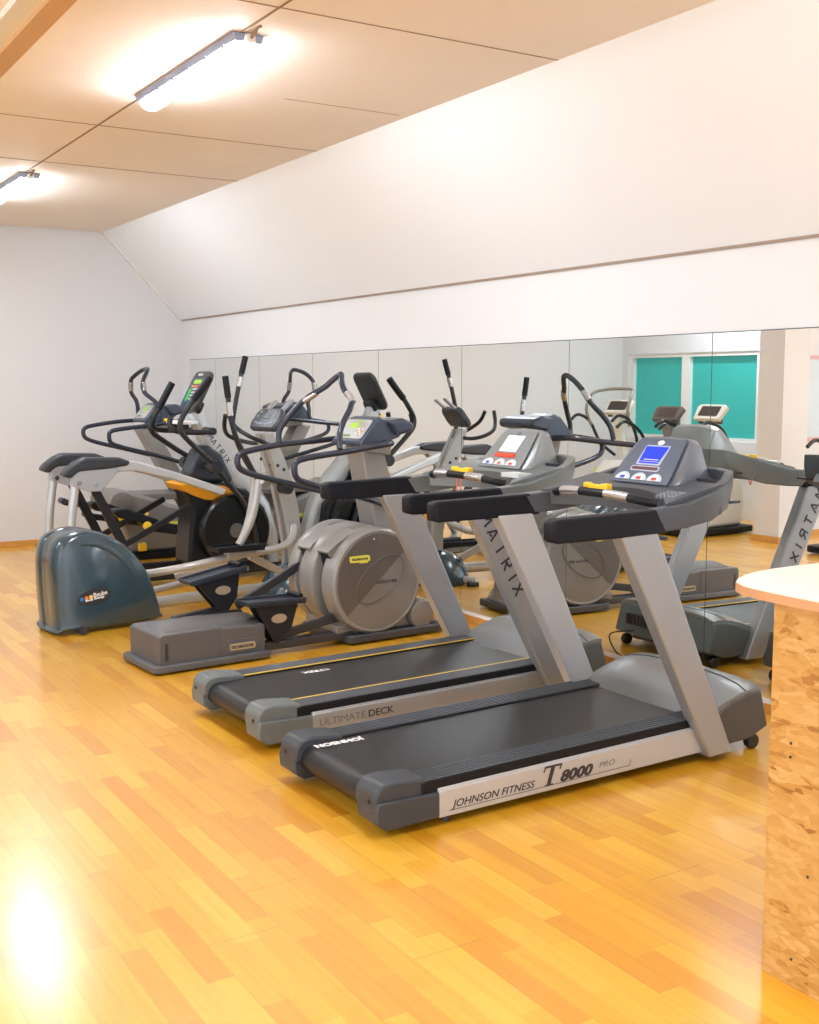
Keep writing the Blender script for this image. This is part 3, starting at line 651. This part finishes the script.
obj('maker_lettering', MB().text('TECHNOGYM', .018, (1.205, -.0612, .497), (1, 0, 0), (0, 0, 1), bold=.0008, sx=.98), darkp, mo, flat=True)
obj('vent_dot', MB().cyl((cx-.03, cz+.25), .006, -.058, -.05, 'y', 12), chrome, fc)
for k, (y0, y1, r_, dx_) in enumerate(((.135, .30, .322, -.015), (.36, .47, .318, .0))):
    obj('rear_drum', MB().lathe((cx+dx_, cz), [(y0, r_-.03), (y0+.008, r_-.008), (y0+.03, r_), (y1-.03, r_), (y1-.006, r_-.008), (y1, r_-.03)], 'y', 64), taupe_l, t, ang=25)
obj('drum_axle', MB().cyl((cx, cz), .27, .05, .40, 'y', 48), black, t)
for y0, y1 in ((.02, .125), (.235, .345)):
    lp_ = obj('slot_hood', MB().prism([(1.088, .550), (1.14, .590), (1.22, .635), (1.30, .662), (1.30, .645), (1.22, .615), (1.15, .572), (1.095, .536)], y0-.012, y1+.012), taupe_l, t, bev=.004)
    for yy in (y0-.012, y1+.002):
        obj('slot_side', MB().prism([(1.090, .549), (1.20, .625), (1.26, .60), (1.20, .45), (1.14, .45), (1.12, .51), (1.098, .525)], yy, yy+.010), taupe_l, lp_, bev=.002)
    obj('slot_throat', MB().prism([(1.105, .545), (1.25, .63), (1.30, .40), (1.14, .40)], y0, y1), black, lp_)
obj('hub_cap', MB().lathe((1.715, .128), [(-.058, .07), (-.055, .082), (-.04, .088), (.03, .088)], 'y', 36), taupe, t, ang=25)
for y, ax, az, tilt in ((.05, .54, .292, 0.0), (.41, .365, .372, .19)):
    c_, s_ = math.cos(tilt), math.sin(tilt); R_ = lambda x, z: (ax+x*c_-z*s_, az+x*s_+z*c_)
    pr = [R_(*p) for p in ((.025, .0), (.375, -.010), (.38, .008), (.03, .018), (.02, .030), (.012, .030))]
    pd = obj('pedal', MB().prism(pr, y-.085, y+.075), pedalm, t, bev=.004)
    for yy in (y-.085, y+.068):
        obj('pedal_rim', MB().prism([R_(*p) for p in ((.025, .0), (.375, -.010), (.38, .024), (.27, .026), (.018, .030))], yy, yy+.009), pedalm, pd, bev=.002)
    obj('toe_bump', MB().tube([(R_(.35, .03)[0], y-.07, R_(.35, .03)[1]), (R_(.35, .03)[0], y+.06, R_(.35, .03)[1])], .016, 12), black, pd)
    br = [R_(*p) for p in ((.07, .0), (.345, -.01), (.30, -.15), (.215, -.225), (.185, -.215))]
    bo = obj('pedal_bracket', MB().prism(br, y-.05, y-.035), brkt, t, bev=.002)
    obj('pedal_bracket', MB().prism(br, y+.03, y+.045), brkt, t, bev=.002)
    c0 = R_(.22, -.085)
    obj('oval_badge', MB().prism([(c0[0]+.048*math.cos(a), c0[1]+.026*math.sin(a)) for a in [2*PI*k/28 for k in range(28)]], y-.054, y-.05), goldp, bo, flat=True)
obj('link_arm', MB().bar((.78, .05, .095), (1.22, .05, .165), .03, .05), mat('beam_slate', (1, 1, 1)), t, bev=.005)
obj('link_arm', MB().bar((.70, .40, .22), (1.24, .37, .49), .03, .05), MATS['beam_slate'], t, bev=.005)
obj('link_arm', MB().bar((.30, .41, .18), (.62, .41, .21), .03, .05), MATS['beam_slate'], t, bev=.005)
obj('pivot_block', MB().box(1.13, 1.22, -.01, .045, .06, .115), taupe, t, bev=.008)

# ---------------------------------------------------------------- teal-drum cross trainer
E4 = thing('elliptical_trainer', 'silver elliptical with a glossy teal rear drum and teal round front shell', 'elliptical trainer', (1.80, 6.85, 0), 8)
t = E4
pf = [(-.035, .05), (-.05, .30), (-.045, .47), (-.02, .56), (.04, .605), (.145, .628), (.27, .60), (.39, .53), (.49, .43), (.56, .315), (.605, .19), (.638, .06), (.60, .022), (.0, .018)]
cxp, czp = .27, .28; rg = []
for y, k in ((-.03, .90), (-.018, .955), (.005, .985), (.04, 1.0), (.195, 1.008), (.20, .995), (.205, 1.008), (.27, 1.0), (.32, .98), (.345, .95), (.355, .88)):
    rg.append([(cxp+(x-cxp)*k, y, max(.018, czp+(z-czp)*k)) for x, z in pf])
rs = []
for r in rg:       # smooth outline
    n_ = len(r); o_ = []
    for i in range(n_):
        p0, p1, p2, p3 = [Vector(r[(i+j) % n_]) for j in (-1, 0, 1, 2)]
        for k in range(3):
            tt = k/3; o_.append(0.5*((2*p1)+(p2-p0)*tt+(2*p0-5*p1+4*p2-p3)*tt*tt+(3*p1-p0-3*p2+p3)*tt**3))
    rs.append(o_)
pod = obj('rear_drum_shell', MB().loft(rs), teal, t, ang=60)
rid = [(.02, -.020, .50), (.10, -.026, .545), (.22, -.030, .53), (.34, -.030, .45), (.44, -.030, .34), (.50, -.030, .22), (.525, -.030, .10)]
obj('shell_crease', MB().tube([(x, y+.013, z) for x, y, z in rid], [.008, .018, .02, .018, .015, .010, .004], 12, 5), teal, pod)
rid = [(.15, -.0, .60), (.27, -.005, .56), (.38, -.01, .49), (.47, -.01, .38), (.54, -.012, .24), (.575, -.010, .12)]
obj('shell_crease', MB().tube([(x, y-.004, z) for x, y, z in rid], [.004, .014, .016, .014, .010, .004], 12, 5), teal, pod)
bo = obj('oval_badge', MB().prism([(.175+.105*math.cos(a), .225+.046*math.sin(a)+.014*math.cos(a)) for a in [2*PI*k/36 for k in range(36)]], -.036, -.031), darkp, pod, flat=True)
for x, m_ in ((.096, mat('dot_blue', (.03, .20, .62), .4)), (.126, mat('dot_orange', (.85, .25, .06), .4)), (.154, mat('dot_yellow', (.90, .60, .12), .4))):
    obj('colour_dot', MB().prism(rrect(.022, .022, .007, 3, x, .224+(x-.15)*.15), -.0375, -.0355), m_, bo, flat=True)
obj('badge_lettering', MB().text('Beube', .038, (.170, -.0375, .220), (1, 0, .14), (0, 0, 1), bold=.0006, sx=.95).text('Body Energy', .018, (.118, -.0375, .198), (1, 0, .14), (0, 0, 1), bold=.0008, sx=1.35), whitep, bo, flat=True)
obj('rear_foot', MB().tube([(.09, -.06, .026), (.09, .0, .026)], .025, 14), darkp, t)
obj('rear_foot', MB().box(-.03, .05, .27, .33, 0, .03), darkp, t, bev=.006)
obj('main_tube', MB().tube([(.60, .16, .095), (1.0, .16, .097), (1.72, .16, .10)], .040, 18), tubew, t)
obj('stabiliser_tube', MB().tube([(1.55, -.10, .045), (1.72, .16, .05), (1.72, .40, .045)], .026, 14, 4), tubew, t)
obj('front_foot', MB().box(1.52, 1.60, -.14, -.08, 0, .035).box(1.69, 1.75, .40, .45, 0, .035), darkp, t, bev=.006)
dmr = []
for k in range(9):
    a = PI/2*k/8; dmr.append((.02+.24*math.sin(a), .22*math.cos(a)+.004))
obj('front_shell', MB().lathe((1.72, .14), [(.0, .21)]+[(z, r) for z, r in dmr], 'z', 36), teal, t, ang=50)
mt_ = [(1.505, .17, 1.15), (1.56, .17, 1.06), (1.63, .17, .92), (1.69, .17, .75), (1.735, .17, .50), (1.765, .17, .20)]
for y0, y1 in ((.105, .145), (.195, .235)):
    a_ = [(1.50, 1.17), (1.57, 1.17), (1.66, 1.00), (1.72, .85), (1.77, .65), (1.80, .40), (1.81, .12), (1.71, .12), (1.70, .40), (1.66, .62), (1.61, .82), (1.55, 1.0)]
    mo = obj('mast_plate', MB().prism(a_, y0, y1), tubew, t, bev=.006)
    for x, z in ((1.60, .95), (1.65, .92)): obj('bolt', MB().cyl((x, z), .012, y0-.004, y0+.002, 'y', 12), darkp, mo)
obj('mast_core', MB().prism([(1.54, 1.10), (1.60, 1.10), (1.72, .80), (1.77, .5), (1.78, .12), (1.74, .12), (1.73, .45), (1.66, .78)], .14, .20), tubew, t)
# console with dark shell
O = (1.50, .17, 1.205); U = (0, -1, 0); V = (.085, 0, .12)
c = MB(); plate(c, [(-.145, .0), (.145, .0), (.168, .05), (.16, .14), (.12, .175), (-.12, .175), (-.16, .14), (-.168, .05)], O, U, V, -.05, 0)
cc = obj('console', c, mat('console_charcoal', (.045, .05, .065), .3), t, bev=.018, seg=3)
c = MB(); plate(c, rrect(.09, .035, .006, 3, .0, .10), O, U, V, 0, .004); obj('lcd_display', c, mat('lcd_dark', (.12, .14, .15), .2), cc)
for i, (u, v_) in enumerate(((-.10, .05), (-.07, .045), (-.035, .04), (0, .04), (.035, .04), (.07, .045), (.10, .05), (-.10, .10), (.10, .10), (-.09, .135), (.09, .135), (0, .145))):
    c = MB(); plate(c, rrect(.02, .016, .005, 3, u, v_), O, U, V, 0, .004); obj('key', c, mat('key_slate', (.25, .29, .36), .35), cc)
obj('book_rest', MB().bar((1.60, .08, 1.31), (1.71, .08, 1.40), .05, .016), silver, cc, bev=.004)
obj('book_rest', MB().bar((1.60, .26, 1.31), (1.70, .26, 1.39), .05, .016), silver, cc, bev=.004)
obj('fixed_handle', MB().tube([(1.56, .17, 1.11), (1.50, .06, 1.10), (1.42, .0, 1.12), (1.33, .02, 1.16), (1.27, .10, 1.22), (1.25, .16, 1.30)], .015, 10, 4), darkrail, t)
obj('fixed_handle', MB().tube([(1.56, .17, 1.11), (1.52, .28, 1.10), (1.45, .36, 1.12), (1.36, .36, 1.16), (1.30, .30, 1.22), (1.28, .25, 1.30)], .015, 10, 4), darkrail, t)
for y, hpts, lpts in ((-.07, [(1.094, 1.559), (1.113, 1.42), (1.133, 1.276), (1.165, 1.17), (1.212, 1.079), (1.28, .96), (1.335, .87)], [(1.336, .88), (1.315, .76), (1.277, .625), (1.22, .52), (1.175, .455)]),
                      (.42, [(1.55, 1.70), (1.515, 1.58), (1.485, 1.467), (1.46, 1.36), (1.441, 1.259), (1.45, 1.16), (1.52, 1.0), (1.60, .88)], [(1.60, .88), (1.60, .76), (1.57, .60), (1.52, .46), (1.45, .34)])):
    ho = obj('swing_handle', MB().tube([(x, y, z) for x, z in hpts], .0165, 12, 4), darkrail, t)
    obj('foam_grip', MB().tube([(x, y, z) for x, z in hpts[:2]], .021, 14), black, ho)
    a_, b_ = hpts[1], hpts[2]
    obj('sensor_sleeve', MB().tube([(a_[0]*.8+b_[0]*.2, y, a_[1]*.8+b_[1]*.2), (a_[0]*.2+b_[0]*.8, y, a_[1]*.2+b_[1]*.8)], .020, 14), gripmetal, ho)
    lo = obj('swing_lever', MB().tube([(x, y, z) for x, z in lpts], .026, 14, 4), tubew, t)
obj('cross_axle', MB().tube([(1.335, -.10, .875), (1.60, .12, .84)], .022, 12), tubew, t)
obj('cross_axle', MB().tube([(1.62, .22, .86), (1.60, .45, .88)], .022, 12), tubew, t)
obj('pivot_cap', MB().tube([(1.63, .02, .80), (1.63, .10, .80)], .045, 20), darkrail, t)
for y, x0, z0, ts in ((-.07, .985, .425, .0), (.41, 1.25, .24, .0)):
    pd = obj('pedal', MB().prism([(x0, z0), (x0+.34, z0-.008), (x0+.35, z0+.02), (x0+.02, z0+.02), (x0-.01, z0+.035)], y-.075, y+.075), black, t, bev=.005)
    for yy in (y-.08, y+.07): obj('pedal_rim', MB().prism([(x0, z0), (x0+.34, z0-.008), (x0+.35, z0+.035), (x0-.01, z0+.035)], yy, yy+.01), black, pd, bev=.003)
    obj('pedal_bracket', MB().box(x0+.09, x0+.28, y-.03, y+.03, z0-.05, z0), tubew, t, bev=.006)
obj('pedal_arm', MB().tube([(.50, .20, .285), (.64, .12, .30), (.82, .0, .335), (1.011, -.05, .365), (1.20, -.05, .385)], .026, 14, 3), tubew, t)
obj('pedal_arm', MB().tube([(1.18, -.05, .385), (1.40, -.05, .395), (1.55, -.03, .41), (1.66, .02, .46), (1.72, .10, .52)], .026, 14, 4), tubew, t)
obj('pedal_arm', MB().tube([(.60, .40, .11), (.90, .41, .14), (1.20, .41, .18), (1.40, .41, .22)], .026, 14, 3), tubew, t)
obj('lower_link', MB().bar((1.28, -.03, .37), (1.60, .02, .20), .035, .05), tubew, t, bev=.005)
obj('lower_link', MB().bar((.90, .30, .22), (1.30, .10, .36), .035, .05), tubew, t, bev=.005)
obj('power_adapter', MB().box(1.35, 1.45, .62, .68, 0, .035), black, t, bev=.006)

# ---------------------------------------------------------------- orange and black suspended elliptical
E5 = thing('elliptical_trainer', 'black and orange elliptical with silver booms, tall black console and pale lettered mast', 'elliptical trainer', (1.87, 8.25, 0), 0)
t = E5
pp = [(1.26, .735), (1.32, .64), (1.34, .52), (1.315, .30), (1.30, .10), (1.90, .08), (2.0, .30), (1.96, .52), (1.80, .68), (1.62, .74)]
obj('drive_pod', MB().prism(pp, .14, .46), podblack, t, bev=.03, seg=3)
obj('orange_band', MB().prism([(1.24, .742), (1.32, .752), (1.60, .715), (1.74, .645), (1.62, .595), (1.44, .615), (1.34, .655), (1.26, .70)], .12, .48), orange, t, bev=.008)
obj('shroud', MB().prism([(1.33, .80), (1.42, 1.0), (1.50, 1.04), (1.62, .96), (1.72, .74), (1.50, .74)], .20, .40), pedalm, t, bev=.03, seg=3)
for y0, y1 in ((.03, .14), (.46, .57)):
    d = obj('drive_disc', MB().lathe((1.66, .37), [(y0, .265), (y0+.012, .285), (y1-.01, .29), (y1, .28)] if y0 < .1 else [(y0, .28), (y0+.01, .29), (y1-.012, .285), (y1, .265)], 'y', 56), discblack, t, ang=25)
    obj('disc_hub', MB().cyl((1.66, .37), .058, y0-.006 if y0 < .1 else y1-.004, y0+.004 if y0 < .1 else y1+.006, 'y', 32), discgrey, d)
for y in (.0, .60):
    w = .038
    bm_ = [(1.52, .655), (1.56, .70), (1.48, .735), (1.15, .852), (.85, .945), (.66, .955), (.60, .87), (.84, .872), (1.15, .79)]
    obj('boom', MB().prism(bm_, y-w, y+w), whitesil, t, bev=.014, seg=3)
    kp = [(.385, .88), (.50, .90), (.72, .90), (.70, .87), (.58, .735), (.50, .735), (.375, .78)]
    ko = obj('knuckle_plate', MB().prism(kp, y-.045, y+.045), mat('knuckle_silver', (.45, .48, .53), .35, .4), t, bev=.006)
    for x, z in ((.42, .80), (.54, .785)): obj('bolt', MB().cyl((x, z), .018, y-.052, y-.044, 'y', 16), chrome, ko)
    pdp = [(.30, .86), (.335, .905), (.40, .955), (.47, .985), (.72, .975), (.80, .945), (.78, .915), (.60, .895), (.42, .885), (.36, .835)]
    obj('foam_cover', MB().prism(pdp, y-.062, y+.062), mat('foam_navy', (.028, .034, .045), .45), t, bev=.02, seg=3)
    obj('rear_leg', MB().tube([(.405, y, .80), (.385, y, .66), (.365, y, .50), (.355, y, .30), (.37, y, .14), (.42, y, .05)], .032, 16, 4), whitesil, t)
    obj('link_bar', MB().bar((.53, y+.03, .79), (.75, y+.03, .33), .03, .065), brkt, t, bev=.004)
    obj('swing_bar', MB().bar((.72, y+.03, .30), (1.30, y+.06, .585), .03, .045), brkt, t, bev=.004)
    # pedal: long padded tray
    fp = MB().prism([(.70, .56), (.72, .585), (.80, .585), (1.02, .50), (1.20, .40), (1.18, .365), (1.0, .40), (.90, .475), (.74, .52)], y+.06, y+.20)
    obj('pedal', fp, black, t, bev=.012)
    obj('pedal_pivot', MB().lathe((.95, .45), [(y+.045, .02), (y+.05, .032), (y+.07, .032)], 'y', 20), yellow, t)
    sm_ = obj('stride_handle', MB().tube([(x, y, z) for x, z in ((1.449, 1.554), (1.38, 1.47), (1.309, 1.389), (1.24, 1.29), (1.205, 1.22), (1.212, 1.15), (1.26, 1.09), (1.38, .975), (1.46, .90), (1.58, .745), (1.70, .60), (1.79, .40), (1.82, .20))] if y == 0 else [(x, y, z) for x, z in ((1.367, 1.518), (1.30, 1.40), (1.219, 1.264), (1.18, 1.18), (1.20, 1.12), (1.26, 1.075), (1.40, .98), (1.53, .895), (1.66, .75), (1.76, .55), (1.82, .3))], .021, 12, 4), darkrail, t)
    hp_ = ((1.449, 1.554), (1.38, 1.47), (1.309, 1.389)) if y == 0 else ((1.367, 1.518), (1.30, 1.40), (1.25, 1.31))
    obj('foam_grip', MB().tube([(x, y, z) for x, z in hp_], .028, 14, 3), black, sm_)
    obj('handle_pivot', MB().tube([(1.475, y-.05, .875), (1.475, y+.05, .875)], .05, 20), darkrail, t)
    obj('base_rail', MB().box(.36, 2.1, y+.02 if y == 0 else y-.08, y+.08 if y == 0 else y-.02, .03, .09), brkt, t, bev=.008)
obj('pivot_shaft', MB().tube([(1.475, .0, .875), (1.475, .60, .875)], .03, 16), darkrail, t)
obj('cross_foot', MB().box(.30, .40, -.06, .66, .0, .05), brkt, t, bev=.01)
obj('front_foot', MB().box(1.98, 2.08, -.0, .60, .0, .05), whitesil, t, bev=.01)
mc = [(1.43, 1.30), (1.52, 1.10), (1.66, .90), (1.84, .70), (1.98, .50), (2.06, .30), (2.08, .05)]
rgm = []
for i, (x, z) in enumerate(mc):
    a = Vector(mc[max(0, i-1)]); b_ = Vector(mc[min(6, i+1)]); d = (b_-a).normalized(); nv = Vector((-d.y, d.x)); w = (.05, .06, .075, .085, .08, .06, .05)[i]
    rgm.append([(x+nv.x*w*p, .30+q*.055, z+nv.y*w*p) for p, q in ((-1, -.7), (-.7, -1), (.7, -1), (1, -.7), (1, .7), (.7, 1), (-.7, 1), (-1, .7))])
ms = obj('mast', MB().loft(rgm), whitesil, t, ang=60)
logotype(ms, (1.515, .243, 1.10), (.60, 0, -.80), (.80, 0, .60), .042, .013, .007)
O = (1.373, .30, 1.335); U = (0, -1, 0); V = (.13, 0, .25)
c = MB(); plate(c, rrect(.345, .35, .07, 6, 0, .14), O, U, V, -.045, 0); cc = obj('console', c, mat('console_black', (.04, .04, .045), .35), t, bev=.018, seg=3)
c = MB(); plate(c, rrect(.17, .10, .03, 4, 0, .03), O, U, V, -.10, -.03); obj('console_neck', c, darkrail, t, bev=.015, seg=3)
c = MB(); plate(c, rrect(.27, .25, .015, 4, 0, .125), O, U, V, 0, .003); fo = obj('face_overlay', c, mat('overlay_blue', (.02, .05, .10), .3), cc, flat=True)
c = MB(); plate(c, rrect(.15, .035, .004, 2, 0, .215), O, U, V, .0025, .005); obj('lcd_display', c, greenlcd, fo, flat=True)
c = MB(); plate(c, rrect(.045, .11, .01, 3, -.075, .10), O, U, V, .0025, .006); obj('go_button', c, keyg, fo, flat=True)
for i, m_ in enumerate((keyo, keyo, keyr)):
    c = MB(); plate(c, rrect(.042, .018, .004, 2, -.065+i*.062, .175), O, U, V, .0025, .006); obj('key', c, m_, fo, flat=True)
for i in range(3):
    for j in range(4):
        c = MB(); plate(c, rrect(.018, .014, .003, 2, -.02+i*.035, .15-j*.028), O, U, V, .0025, .006); obj('key', c, whitep, fo, flat=True)
obj('brand_lettering', MB().text('MATRIX', .026, tuple(Vector(O)+Vector((0, .055, 0))+Vector(V).normalized()*.268+Vector((-.004, 0, .002))), U, V, bold=.0008), whitep, cc, flat=True)
for y in (.19, .41): obj('cup_holder', MB().lathe((1.30, y), [(1.135, .03), (1.13, .04), (1.20, .045), (1.205, .038)], 'z', 20), darkrail, t)
obj('accessory_tray', MB().box(1.26, 1.40, .13, .47, 1.20, 1.225), whitep, t, bev=.006)
obj('yellow_key', MB().box(1.255, 1.285, .42, .50, 1.215, 1.24), yellow, t, bev=.004)
obj('fixed_handle', MB().tube([(1.50, .10, 1.145), (1.40, .08, 1.14), (1.22, .08, 1.15), (1.16, .10, 1.19), (1.17, .11, 1.26)], .021, 12, 4), darkrail, t)
obj('fixed_handle', MB().tube([(1.50, .50, 1.145), (1.40, .52, 1.14), (1.22, .52, 1.15), (1.16, .50, 1.19), (1.17, .49, 1.26)], .021, 12, 4), darkrail, t)
obj('handle_bridge', MB().tube([(1.50, .08, 1.145), (1.50, .52, 1.145)], .030, 14), darkrail, t)

# ---------------------------------------------------------------- farthest machine: taupe glider
E6 = thing('glider_machine', 'farthest machine against the back wall, taupe body with yellow pedal straps and looped black rails', 'exercise machine', (2.0, 9.6, 0), 0)
upper_body(E6, .08, .03, None, [(1.27, 1.12), (1.42, 1.12), (2.04, .06), (1.86, .06)], taupe_l,
           hoop=[(1.385, -.0, 1.18), (1.385, .0, 1.27), (1.375, .03, 1.35), (1.285, .07, 1.44), (1.285, .10, 1.53), (1.34, .16, 1.61), (1.39, .28, 1.645), (1.37, .40, 1.625), (1.34, .48, 1.585), (1.32, .53, 1.54), (1.325, .55, 1.44), (1.375, .56, 1.36), (1.388, .56, 1.28), (1.388, .56, 1.19)], cdx=-.17)
t = E6
bd = [(.96, .50), (1.02, .575), (1.12, .59), (1.30, .53), (1.60, .42), (1.86, .30), (1.86, .06), (1.10, .06), (1.05, .25)]
obj('body_shell', MB().prism(bd, .0, .50), taupe_l, t, bev=.03, seg=3)
obj('rear_hub', MB().lathe((1.03, .49), [(-.05, .08), (-.045, .105), (.54, .105), (.55, .08)], 'y', 40), taupe, t, ang=25)
obj('base_frame', MB().box(.95, 2.05, -.06, .56, .0, .06), black, t, bev=.01)
obj('upper_cover', MB().prism([(1.15, .50), (1.95, .50), (1.90, .55), (1.20, .56)], .05, .45), taupe, t, bev=.01)
for y, z0 in ((-.12, .0), (.62, .05)):
    obj('foot_bar', MB().bar((.70, y, .42+z0), (1.62, y, .245+z0), .10, .05), black, t, bev=.012)
    obj('pedal', MB().prism([(.92, .375+z0), (1.25, .31+z0), (1.26, .34+z0), (.93, .405+z0)], y-.08, y+.08), black, t, bev=.006)
    obj('foot_strap', MB().tube([(1.16, y-.08, .33+z0), (1.18, y-.07, .385+z0), (1.22, y, .405+z0), (1.24, y+.07, .375+z0), (1.25, y+.08, .32+z0)], .014, 10, 4), yellow, t)
    obj('rear_knob', MB().tube([(.70, y-.06, .43+z0), (.70, y+.06, .43+z0)], .028, 14), pedalm, t)
obj('yellow_catch', MB().box(1.15, 1.22, -.10, -.04, .08, .15), yellow, t, bev=.01)
obj('maker_plate', MB().box(1.46, 1.56, -.006, .002, .27, .31), mat('plate_yellow', (1, 1, 1)), t, bev=.003)

# ---------------------------------------------------------------- machines along the opposite side, seen in the mirror
def stepper(loc, rz, label, white=True, z=1.18, body=True, hoop=False):
    t = thing('stair_stepper', label, 'exercise machine', loc, rz)
    bm_ = creamb if white else taupe
    obj('base_slab', MB().prism(rrect(.95, .52, .08, 4, 0, 0), .015, .075, 'z'), black, t, bev=.012)
    if body:
        b = obj('body_shell', MB().prism([(-.36, .075), (.36, .075), (.40, .30), (.36, .52), (.20, .62), (-.02, .66), (-.30, .40)], -.17, .17), bm_, t, bev=.035, seg=3)
        obj('side_knob', MB().cyl((.22, .36), .07, -.185, -.16, 'y', 28), bm_, b, bev=.008)
        obj('body_groove', MB().box(-.34, .37, -.172, -.165, .155, .163), taupe, b, flat=True)
        obj('vent_panel', MB().box(-.25, .05, -.174, -.165, .19, .225), greyp, b, flat=True)
        obj('yellow_sticker', MB().box(-.16, -.04, -.174, -.165, .50, .56), MATS['plate_yellow'], b, flat=True)
    obj('mast', MB().bar((.18, 0, .45), (.02, 0, z-.02), .10, .07), bm_, t, bev=.01)
    O = (-.03, 0, z-.04); U = (0, -1, 0); V = (.10, 0, .13)
    c = MB(); plate(c, [(-.17, 0), (.17, 0), (.20, .16), (.16, .19), (-.16, .19), (-.20, .16)], O, U, V, -.05, 0)
    cc = obj('console', c, creamb if white else taupe_d, t, bev=.012, seg=3)
    c = MB(); plate(c, rrect(.26, .12, .01, 3, 0, .10), O, U, V, 0, .003); obj('console_display', c, mat('display_brown', (.06, .045, .04), .3), cc, flat=True)
    obj('console_back', MB().box(.03, .07, -.15, .15, z-.09, z-.02), taupe_d, cc, bev=.01)
    for s in (-1, 1):
        obj('side_rail', MB().tube([(.12, s*.10, .70), (.05, s*.27, .85), (-.10, s*.30, z-.14), (-.30, s*.30, z-.06), (-.42, s*.30, z-.12)], .018, 10, 4), darkrail, t)
        if body: obj('pedal', MB().prism([(-.52, .24), (-.15, .26), (-.14, .285), (-.52, .27)], s*.16-.06, s*.16+.06), black, t, bev=.006)
        if body: obj('pedal_arm', MB().bar((-.45, s*.16, .24), (.05, s*.12, .30), .04, .05), darkrail, t, bev=.004)
    if hoop:
        obj('hoop_handle', MB().tube([(-.10, -.28, z-.18), (-.16, -.30, z), (-.08, -.29, z+.17), (.04, -.20, z+.22), (.08, 0, z+.23), (.04, .20, z+.22), (-.08, .29, z+.17), (-.16, .30, z), (-.10, .28, z-.18)], .018, 10, 4), mat('hoop_tan', (.25, .23, .19), .4), t)
    return t
stepper((-.45, 8.30, 0), 180, 'cream stepper with black slab base seen in the mirror, nearest the pillar', True, 1.20)
stepper((-.60, 9.05, 0), 176, 'taupe stepper seen in the mirror before the teal windows, right of the hooped one', False, 1.17)
stepper((-.62, 9.85, 0), 172, 'cream stepper with a tall tan hoop seen in the mirror, before the left teal window', True, 1.23, hoop=True)
stepper((-.62, 6.55, 0), 180, 'dark stepper whose console shows in the mirror at the right picture edge', False, 1.07, body=False)
# cables on the floor by the mirror
def cable(pts, label):
    o = obj('power_cable', MB().tube(pts, .004, 8, 6), black); tag(o, label, 'cable'); return o
cable([(3.79, 4.75, .12), (3.87, 4.86, .09), (3.90, 4.78, .01), (3.96, 4.62, .005), (4.03, 4.55, .005), (4.05, 4.62, .03)], 'thin black cable from the motor end of the yellow-lined treadmill to the mirror foot')
cable([(3.86, 6.42, .006), (3.90, 6.46, .006), (3.95, 6.35, .006), (4.02, 6.32, .006), (4.06, 6.4, .03)], 'thin black cable on the floor behind the taupe elliptical, at the mirror foot')
